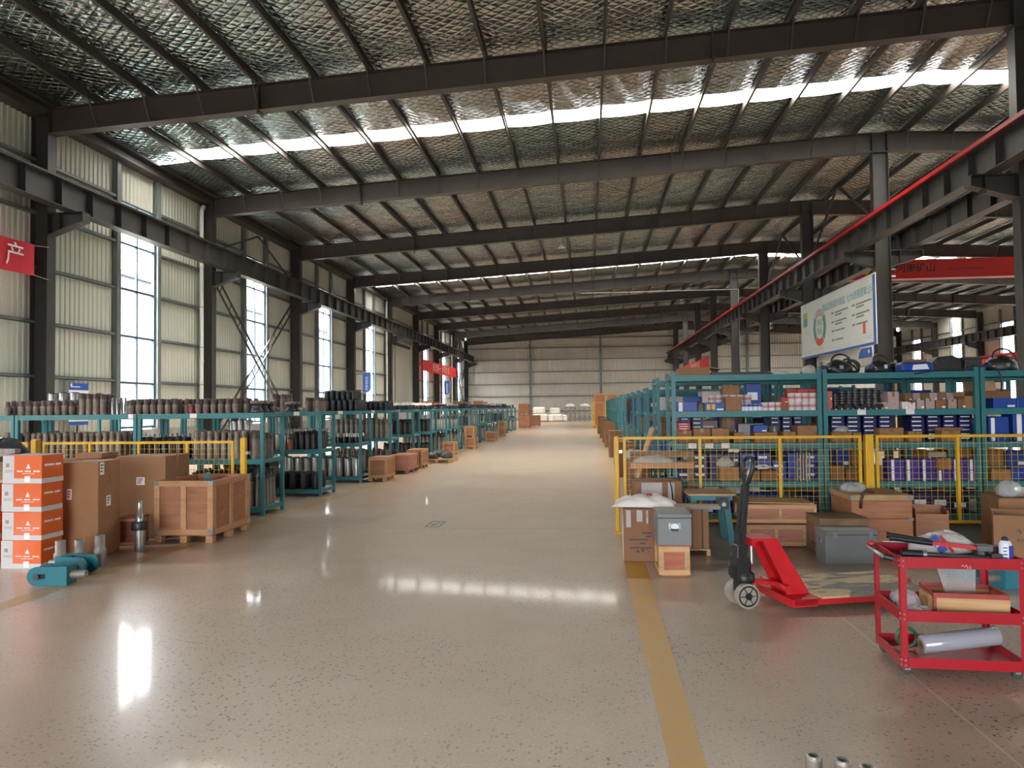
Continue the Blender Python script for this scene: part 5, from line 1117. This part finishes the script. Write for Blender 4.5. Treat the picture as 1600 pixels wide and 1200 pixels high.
b = on_cart('film_roll', 'roll of clear stretch film lying on the bottom cart shelf', 'roll', .18, .2, .06, .12)
R_ = Matrix.Translation((0, 0, .075)) @ Matrix.Rotation(PI/2-.12, 4, 'Y'); obj('film', MB().lathe([(.03, 0), (.055, .0), (.058, .004), (.058, .46), (.055, .464), (.03, .464)], 24, R_), M('stretch film roll', sr(158, 158, 168), .16, 0, .06, 3, 0, 0, 30, .6, .6), b); obj('core', MB().lathe([(.022, -.004), (.031, -.004), (.031, .47), (.022, .47), (.022, -.004)], 18, R_), m_card, b)
b = on_cart('tape_ring', 'green tape ring standing on the bottom cart shelf', 'tape', .14, .34, .063); obj('ring', MB().torus((0, 0, 0), .06, .012, Matrix.Translation((0, 0, .073)) @ Matrix.Rotation(PI/2, 4, 'X'), 24, 8), M('dark green tape', sr(30, 90, 62), .45, 0, .1, 8), b)
b = on_cart('wire_brush', 'reddish wooden brush on the bottom cart shelf front', 'brush', .36, .06, .063); obj('brush_block', MB().box(-.065, .065, -.02, .02, .012, .03), M_wood('reddish brush wood', sr(120, 60, 44), sr(150, 84, 62), 10), b); obj('bristles', MB().box(-.06, .06, -.016, .016, 0, .012), m_dsteel, b)
b = on_cart('cotton_glove', 'folded grey glove on the bottom cart shelf', 'glove', .5, .07, .063); obj('glove_body', blob(.05, .035, .04, 70, .3), m_gsteel, b)
# pipe fittings at the lower edge of the picture
for k, (x, y, z) in enumerate(((.905, 3.2, .2), (1.01, 3.17, .2), (1.09, 3.12, .2), (.94, 3.06, .19), (.77, 3.05, .19))):
    o = thing('pipe_nipple', 'grey threaded pipe nipple on the floor at bottom edge, %s' % ('left of centre pair', 'right of centre pair', 'rightmost', 'nearest in the middle', 'leftmost')[k], 'pipe', (x, y, 0), 0, 'pipe nipples at the lower edge')
    prof = [(.033, 0), (.034, .005)]; zz = .01
    while zz < z-.012: prof += [(.034, zz), (.0325, zz+.004)]; zz += .008
    obj('threaded_pipe', MB().lathe(prof+[(.031, z-.006), (.029, z), (.019, z), (.019, .01)], 20), m_gsteel, o); obj('end_rim', MB().torus((0, 0, z-.003), .0255, .0055, None, 20, 6), m_silver, o)
# ------------------------------------------------------------------ wall bracing, pipes
def lattice(p, q, parent):      # ladder-like brace of two angles with battens
    p = Vector(p); q = Vector(q); d = (q-p).normalized(); n = Vector((0, -d.z, d.y)); L = (q-p).length; w_ = .17
    for s_ in (-1, 1): obj('angle', MB().bar(p+n*s_*w_, q+n*s_*w_, .06, .05, n), m_steel, parent)
    k = .6
    while k < L-.3: obj('batten_plate', MB().bar(p+d*k-n*w_, p+d*k+n*w_, .05, .012, (1, 0, 0)), m_steel, parent); k += .95
for i in (1, 7):
    r = struct('wall_brace'); lattice((-14.12, fy(i)+.35, 6.7), (-14.12, fy(i+1)-.35, .5), r); r2 = struct('wall_brace'); lattice((-14.22, fy(i)+.35, .5), (-14.22, fy(i+1)-.35, 6.7), r2)
    r3 = struct('wall_brace'); obj('angle', MB().bar((-14.2, fy(i)+.2, 7.7), (-14.2, (fy(i)+fy(i+1))/2, 9.2), .06, .06), m_steel, r3); obj('angle', MB().bar((-14.2, fy(i+1)-.2, 7.7), (-14.2, (fy(i)+fy(i+1))/2, 9.2), .06, .06), m_steel, r3)
for i in (1, 2): 
    r = struct('mid_brace'); a, b = fy(i), fy(i+1); obj('angle', MB().bar((10.14, a+.2, 7.9), (10.14, (a+b)/2, 10.4), .07, .07), m_steel, r); obj('angle', MB().bar((10.14, b-.2, 7.9), (10.14, (a+b)/2, 10.4), .07, .07), m_steel, r)
for i in (1, 4, 7):
    r = struct('downpipe', (-14.28, fy(i)-.34, 0)); obj('pipe', MB().cyl((0, 0, 0), (0, 0, 9.1), .075, 16), m_pvc, r); obj('elbow', MB().tube([(0, 0, 9.08), (.0, .04, 9.2), (-.02, .14, 9.3), (-.05, .25, 9.33)], .082, 12), m_pvc, r)
    for z in (2.6, 4.0, 5.5): obj('pipe_clip', MB().torus((0, 0, z), .08, .012, None, 16, 6), m_girt, r)
    for z in (3.4, 7.0): obj('pipe_joint', MB().lathe([(.075, z), (.084, z+.01), (.084, z+.1), (.075, z+.11)], 16), m_pvc, r)
r = struct('cable_conduit', (9.7, 48.3, 0)); obj('pipe', MB().cyl((0, 0, 0), (0, 0, 9.0), .035, 10), m_girt, r); obj('pipe_run', MB().cyl((0, 0, 9.0), (-10, 0, 9.0), .02, 6), m_girt, r)
for i in (1, 2, 3, 4):
    r = struct('cable_bracket', (10.46, fy(i)+.1, 5.9)); obj('arm', MB().box(0, .03, -.03, .03, 0, .95), m_pvc, r)
    for z in (.1, .35, .6, .85): obj('insulator', MB().cyl((.03, 0, z), (.16, 0, z), .035, 10), m_pvc, r)
for z in (7.15, 7.35, 7.55): tag(obj('crane_busbar', MB().box(11.5, 11.53, fy(-1), fy(8), z, z+.03), m_black), kind='structure')
# ------------------------------------------------------------------ banners, boards, signs
m_ban = M('red banner cloth', sr(206, 30, 52), .7, 0, .06, 2); m_ban2 = M('bright red banner cloth', sr(216, 36, 36), .7, 0, .06, 2)
def cloth(L, h, n=24, amp=.02, ph=0):
    vs = []; fs = []
    for j in (0, 1):
        for k in range(n+1): vs.append((amp*math.sin(ph+k*.9), L*k/n, h*j-.03*math.sin(PI*k/n)*(1-j)))
    fs = [(k, k+1, n+2+k, n+1+k) for k in range(n)]; return MB().add(vs, fs, True)
def banner(label, loc, L, h, m, txt, size, side=1, gap=0.0, tcol=None, off=0):
    r = thing('cloth_banner', label, 'banner', loc, 0); obj('cloth', cloth(L, h), m, r)
    text(txt, size, tcol or m_white, r, (.03*side, L/2+off, h*.47), RXP if side > 0 else RXM)
    for y in (0, L):
        for z in (.02, h-.02): obj('tie_cord', MB().cyl((0, y, z), (-.1*side if False else .05*side, y+(.45 if y else -.45), z+.05*(1 if z > .1 else -1)), .006, 5), m_white, r)
banner('red banner with a white character at the left edge', (-13.72, 13.0, 5.06), 4.05, .78, m_ban, '安 全 生 产', .62, 1, 0, None, .2)
banner('long red banner far down the left wall', (-13.7, fy(5)+.2, 4.78), 2*S-1.2, .95, m_ban2, '安 全 第 一   预 防 为 主', .75)
banner('red banner on the middle columns far right of the aisle', (9.72, 60.3, 4.6), 15.5, .95, m_ban2, '质 量 就 是 生 命', .75, -1)
banner('red banner on the far right wall, left one', (34.2, 61.3, 4.6), 7.6, 1.0, m_ban2, '安 全 生 产', .7, -1); banner('red banner on the far right wall, cut by a column', (34.2, 52.0, 4.6), 8.0, 1.1, m_ban2, '以 质 取 胜', .7, -1)
m_bluep = M('blue sign print', sr(28, 84, 170), .4, 0, .04, 3); m_lb = M('pale blue print', sr(206, 222, 232), .5, 0, .03, 2); m_cy = M('cyan print', sr(96, 170, 186), .5, 0, .05, 3); m_gr = M('green print', sr(74, 150, 120), .5, 0, .05, 3); m_og = M('orange red print', sr(222, 96, 70), .5, 0, .05, 3); m_gb = M('grey beige print', sr(190, 182, 178), .5, 0, .05, 3); m_lime = M('lime print', sr(170, 196, 80), .5, 0, .05, 3); m_gt = M('grey text print', sr(128, 134, 134), .5, 0, .05, 3); m_poster = M('white poster face', sr(222, 226, 222), .45, 0, .03, 1)
# notice board on the left wall
r = thing('notice_board', 'white notice board with blue header on the left wall', 'board', (-14.3, 19.49, 1.28)); obj('panel', MB().box(-.015, .015, -.4, .4, 0, 1.18), m_white, r); obj('header', MB().box(.0152, .018, -.4, .4, .98, 1.18), m_bluep, r); obj('footer', MB().box(.0152, .018, -.4, .4, 0, .1), m_bluep, r)
g = MB()
for k in range(7): g.box(.0152, .0175, -.3, .3-.12*(k % 3), .2+.1*k, .22+.1*k)
obj('text_lines', g, m_tprint, r); g = MB().box(.0182, .02, -.33, .05, 1.06, 1.085).box(.0182, .02, -.34, -.28, 1.09, 1.16); obj('header_text', g, m_white, r)
obj('post', MB().box(-.04, -.016, -.02, .02, -1.28, 1.1), m_steel, r)
# blue hanging signs
def hang_sign(label, loc, h, w_, txt):
    r = thing('hanging_sign', label, 'sign', loc); rd = w_*.55; pts = [(-w_/2, 0)]+[(w_/2-rd+rd*math.sin(a), rd-rd*math.cos(a)) for a in [PI/2*k/6 for k in range(7)]]+[(w_/2, h), (-w_/2, h)]
    mx = Matrix(((1, 0, 0, 0), (0, 0, 1, 0), (0, 1, 0, 0), (0, 0, 0, 1)))
    big = [(x*1.1, z*1.03-.02) for x, z in pts]; obj('border', MB().prism(big[::-1], -.01, .01, mx), m_white, r); obj('panel', MB().prism(pts[::-1], -.02, -.0101, mx), m_bluep, r); obj('panel', MB().prism(pts[::-1], .0101, .02, mx), m_bluep, r)
    for k, ch in enumerate(txt): text(ch, h/7.5, m_white, r, (0, -.022, h*.72-h*.14*k), RF)
    obj('hanger', MB().box(-w_/2-.48, -w_/2*1.1, -.015, .015, h*.9, h*.93).box(-w_/2-.48, -w_/2*1.1, -.015, .015, h*.1, h*.13), m_steel, r)
hang_sign('blue hanging sign with white characters on a left column', (-13.25, 43.42, 2.62), 1.2, .5, '成品存放区'); hang_sign('far blue hanging sign below the long red banner', (-13.22, 68.92, 2.9), 1.3, .55, '成品存放区')
# large poster between the middle columns
r = thing('poster_board', 'large white poster with a coloured ring on the middle columns', 'poster', (9.78, 34.85, 3.64)); PL, PH = 8.75, 2.44
# local: u runs toward the camera along -y, faces -x
def pu(u0, u1, z0, z1, m, nm, lift=.016):
    return obj(nm, MB().box(-lift-.002, -lift+.001, -u1, -u0, z0, z1), m, r)
obj('panel', MB().box(-.015, .02, -PL, 0, 0, PH), m_poster, r)
for nm, a in (('border', (0, PL, 0, .09)), ('border', (0, PL, PH-.05, PH)), ('border', (PL-.22, PL, .09, PH-.05)), ('border', (0, .05, .09, PH-.05))): pu(*a, m_bluep if nm == 'border' and a[0] != 0 or a[3] < .2 else m_lb, 'border')
pu(.35, .95, 1.75, 2.05, m_lime, 'logo'); pu(.35, .95, 1.42, 1.75, m_cy, 'logo_base')
def arc(cu, cz, ru, rz_, a0, a1, w_, m, nm):
    vs = []; n = 14
    for k in range(n+1):
        a = a0+(a1-a0)*k/n
        for q in (1, w_): vs.append((-.019, -(cu+ru*q*math.cos(a)), cz+rz_*q*math.sin(a)))
    obj(nm, MB().add(vs, [(2*k, 2*k+1, 2*k+3, 2*k+2) for k in range(n)]), m, r)
for a0, a1, m, nm in ((.25*PI, .75*PI, m_gb, 'ring_top'), (-.25*PI, .23*PI, m_gr, 'ring_right'), (.77*PI, 1.25*PI, m_cy, 'ring_left'), (1.27*PI, 1.73*PI, m_og, 'ring_bottom')): arc(2.65, 1.2, .85, .78, a0, a1, .62, m, nm)
for tx, s_, u, z, m in (('持续', .34, 2.65, 1.38, m_gr), ('改善', .34, 2.65, 1.02, m_gr), ('精益改善提升效益  七大改善提案活动', .34, 5.9, 1.92, m_cy)): text(tx, s_, m, r, (-.02, -u, z), RXM)
g = MB()
for col, u0 in ((0, 4.2), (1, 6.5)):
    for k in range(4 if col == 0 else 3):
        z = 1.55-.36*k; g.box(-.019, -.017, -u0-.3, -u0, z, z+.07); g.box(-.019, -.017, -u0-1.9+.2*k, -u0-.42, z, z+.06)
        if k < 2: g.box(-.019, -.017, -u0-1.2, -u0-.42, z-.11, z-.05)
obj('text_lines', g, m_gt, r); pu(7.55, 7.8, .45, .85, m_og, 'badge'); g = MB()
for k in range(3): g.tube([(-.018, -PL*.02-PL*.93*t/10, .12+.16*abs(math.sin(t*.42+k*.3))+.03*k) for t in range(11)], .008, 4)
obj('wave_lines', g, m_lb, r)
r = thing('side_board', 'narrow board edge seen behind the second middle column', 'board', (10.43, 26.64, 3.5)); obj('panel', MB().box(0, .03, 0, 8.1, 0, 2.75), m_white, r); obj('bracket', MB().box(-.06, 0, 8.0, 8.1, .2, .3).box(-.06, 0, 8.0, 8.1, 2.4, 2.5), m_steel, r); obj('edge_strip', MB().box(-.004, .034, -.02, -.001, 0, 2.75), m_bluep, r)
r = thing('hanging_sign', 'blue curved sign at the lower corner of the poster', 'sign', (9.7, 26.2, 3.22)); obj('panel', MB().prism([(0, 0), (1.35, 0), (1.35, .1), (1.3, .2), (1.15, .3), (.95, .34), (0, .34)], 0, .02, Matrix(((0, 0, -1, 0), (1, 0, 0, 0), (0, 1, 0, 0), (0, 0, 0, 1)))), m_bluep, r); obj('border', MB().tube([(-.03, 0, .0), (-.03, 0, .35), (-.03, .95, .36), (-.03, 1.17, .31), (-.03, 1.33, .2), (-.03, 1.38, .05)], .02, 5), m_white, r); obj('mark', MB().torus((0, 0, 0), .05, .012, Matrix.Translation((-.03, .35, .2)) @ Matrix.Rotation(PI/2, 4, 'Y'), 14, 5), m_white, r)
# ------------------------------------------------------------------ overhead crane
CY = 38.0
r = thing('overhead_crane', 'red overhead travelling crane in the right-hand bay', 'crane', (0, CY, 0))
obj('bridge_girder', MB().box(12.2, 32.6, -.25, .25, 7.72, 8.62).add([(11.3, -.25, 7.72), (12.2, -.25, 7.72), (12.2, .25, 7.72), (11.3, .25, 7.72), (11.3, -.25, 8.0), (12.2, -.25, 8.62), (12.2, .25, 8.62), (11.3, .25, 8.0)], CUBE_F).box(11.3, 32.6, -.3, .3, 7.69, 7.72), m_cranered, r)
for x in (11.02, 33.0): e = obj('end_carriage', MB().box(x-.16, x+.16, -1.6, 1.6, 7.72, 8.05), m_cranered, r); [obj('crane_wheel', MB().cyl((x-.05, y, 7.80), (x+.05, y, 7.80), .118, 16), m_steel, e) for y in (-1.3, 1.3)]
for k in range(3): obj('hazard_stripe', MB().prism([(12.7+.75*k, 7.95), (13.05+.75*k, 7.95), (13.65+.75*k, 8.6), (13.3+.75*k, 8.6)], -.2535, -.2505, Matrix(((1, 0, 0, 0), (0, 0, 1, 0), (0, 1, 0, 0), (0, 0, 0, 1)))), m_yellow, r); obj('hazard_stripe', MB().prism([(13.05+.75*k, 7.95), (13.4+.75*k, 7.95), (14.0+.75*k, 8.6), (13.65+.75*k, 8.6)], -.2535, -.2505, Matrix(((1, 0, 0, 0), (0, 0, 1, 0), (0, 1, 0, 0), (0, 0, 0, 1)))), m_black, r)
text('河南矿山', .46, m_black, r, (16.05, -.253, 8.18), RF, 1.0, 'lettering', 'CENTER', .008); text('HENANKUANGSHAN', .17, m_black, r, (18.35, -.253, 8.1), RF)
h = obj('hoist_trolley', MB().box(27.5, 28.6, -.7, .7, 8.63, 8.75).cyl((27.8, -.5, 8.9), (27.8, .5, 8.9), .16, 16), m_cranered, r); obj('hook_cable', MB().cyl((28, .45, 6.5), (28, .45, 8.6), .02, 6), m_steel, h)
# high-bay lamp hanging over the aisle
r = thing('pendant_lamp', 'small white pendant lamp hanging from the roof over the aisle', 'lamp', (-1.3, 40.1, 0)); zr = zroof(-1.3); obj('cord', MB().cyl((0, 0, 10.45), (0, 0, zr-.04), .012, 6), m_white, r); obj('lamp_shade', MB().lathe([(.04, 10.45), (.06, 10.42), (.2, 10.28), (.19, 10.28), (.05, 10.4)], 20), m_white, r); obj('bulb', MB().lathe([(.0, 10.22), (.05, 10.25), (.06, 10.3), (.03, 10.38)], 12), m_film2, r)
# ------------------------------------------------------------------ green floor marking
m_gfl = M_line('worn green floor paint', sr(86, 104, 74), .25)
r = thing('floor_marking', 'small worn green square painted on the aisle floor', 'marking', (-2.17, 10.36, .0012)); t = .03; W2, D2 = .11, .27
for a in ((-W2, W2, -D2, -D2+.07), (-W2, W2, D2-.07, D2), (-W2, -W2+t, -D2+.07, D2-.07), (W2-t, W2, -D2+.07, D2-.07), (-.05, .03, -.1, .02), (.0, .05, .06, .14)): obj('paint_stroke', MB().box(a[0], a[1], a[2], a[3], 0, .001), m_gfl, r)
# ------------------------------------------------------------------ far end
crate('plywood_crate', 'lower brown crate at the far left end of the aisle', (-5.0, 58.6, 0), .9, 1.2, 1.0, 0, 2, 1, False, .1, m_plyw, m_plyw, .06); crate('plywood_crate', 'upper brown crate at the far left end of the aisle', (-5.05, 58.6, 1.016), .8, 1.1, .85, 0, 2, 1, False, .1, m_plyw, m_plyw, .06)
crate('plywood_crate', 'pinkish crate behind the far stacked brown crates', (-4.6, 63.0, 0), 1.1, 1.2, .9, 0, 2, 1, False, .1, m_pink, m_pink, .06)
m_bigbag = M('white bulk bag', sr(226, 222, 214), .7, 0, .06, 3, 0, .3, 6)
for k, (x, y, w_, h_, lab) in enumerate(((-5.0, 77.5, 1.2, 1.5, 'larger white bulk bag stack by the far wall'), (-3.4, 79.5, 1.0, 1.4, 'smaller white bulk bag stack by the far wall'))):
    r = thing('bulk_bags', lab, 'bag', (x, y, 0)); obj('bag', rbox(w_*1.3, 1.2, h_*.55, .14), m_bigbag, r, (0, 0, .045)); obj('bag', rbox(w_*1.05, 1.1, h_*.48, .14), m_bigbag, r, (-.1, 0, h_*.55+.05)); obj('side_bag', rbox(.5, .9, h_*.5, .12), m_bigbag, r, (w_*.65+.28, 0, .045)); obj('pallet', MB().box(-w_*.8, w_*.8, -.7, .7, 0, .04), m_pine, r)
for k in range(2):
    r = thing('pallet_stack', 'stack of grey pallets topped with white film, %s, far wall' % ('left', 'right')[k], 'pallets', (-1.9+1.55*k, 81.5, 0))
    for j in range(5): obj('pallet', MB().box(-.6, .6, -.5, .5, .32*j+.2, .32*j+.27).box(-.6, -.45, -.5, .5, .32*j, .32*j+.2).box(.45, .6, -.5, .5, .32*j, .32*j+.2).box(-.08, .08, -.5, .5, .32*j, .32*j+.2), m_gsteel, r)
    obj('film_cover', blob(.5, .42, .35, 90+k, .4), m_bigbag, r, (0, 0, 1.56))
crate('plywood_crate', 'small brown crate right of the far pallet stacks', (.95, 82.0, 0), .8, .8, .75, 0, 1, 1, False, .1, m_plyw, m_plyw, .06)
# cartons along the right aisle edge
for k, (x, y, W_, D_, H_, m) in enumerate(((.82, 12.6, .35, .4, .75, m_card2), (.86, 14.4, .36, .5, .6, m_card), (.88, 17.6, .38, .55, .8, m_card2), (.88, 20.6, .36, .5, .75, m_pine), (.86, 24.0, .38, .6, .85, m_card2), (.86, 29.8, .4, .6, 1.0, m_card2), (.84, 33.5, .4, .6, .95, m_card), (.8, 38.5, .4, .7, 1.0, m_card), (.76, 44.0, .4, .7, 1.05, m_card))):
    carton('aisle_carton', 'brown carton along the right aisle edge, %s from the fence' % ORD[k], (x, y, 0), W_, D_, H_, m, math.radians(random.uniform(-4, 4)), True)
tag(obj('loose_plank', MB().bar((.62, 12.05, .0), (1.05, 12.3, 1.28), .12, .03), m_pine), 'pale plank leaning against the cartons behind the fence corner', 'plank')
tag(obj('plastic_bag', blob(.2, .16, .2, 95, .4), m_film2, None, (.86, 14.4, .606)), 'white bag on the second aisle carton', 'bag')
fence('far yellow fence panel on the right aisle edge', .43, 1.9, 56.6, [.467, 1.2, 1.88], .14, 1.9, .15); fpost('far yellow fence post on the right aisle edge', .35, 56.6, 1.95, .1)
crate('plywood_crate', 'tall brown crate behind the far yellow fence', (.95, 58.5, 0), .9, 1.2, 2.6, 0, 1, 1, False, .1, m_plyw, m_pine, .08); crate('plywood_crate', 'second tall brown crate behind the far yellow fence', (1.95, 58.5, 0), .9, 1.2, 2.6, 0, 1, 1, False, .1, m_plyw, m_pine, .08)
bpy.data.scenes.remove(TS)
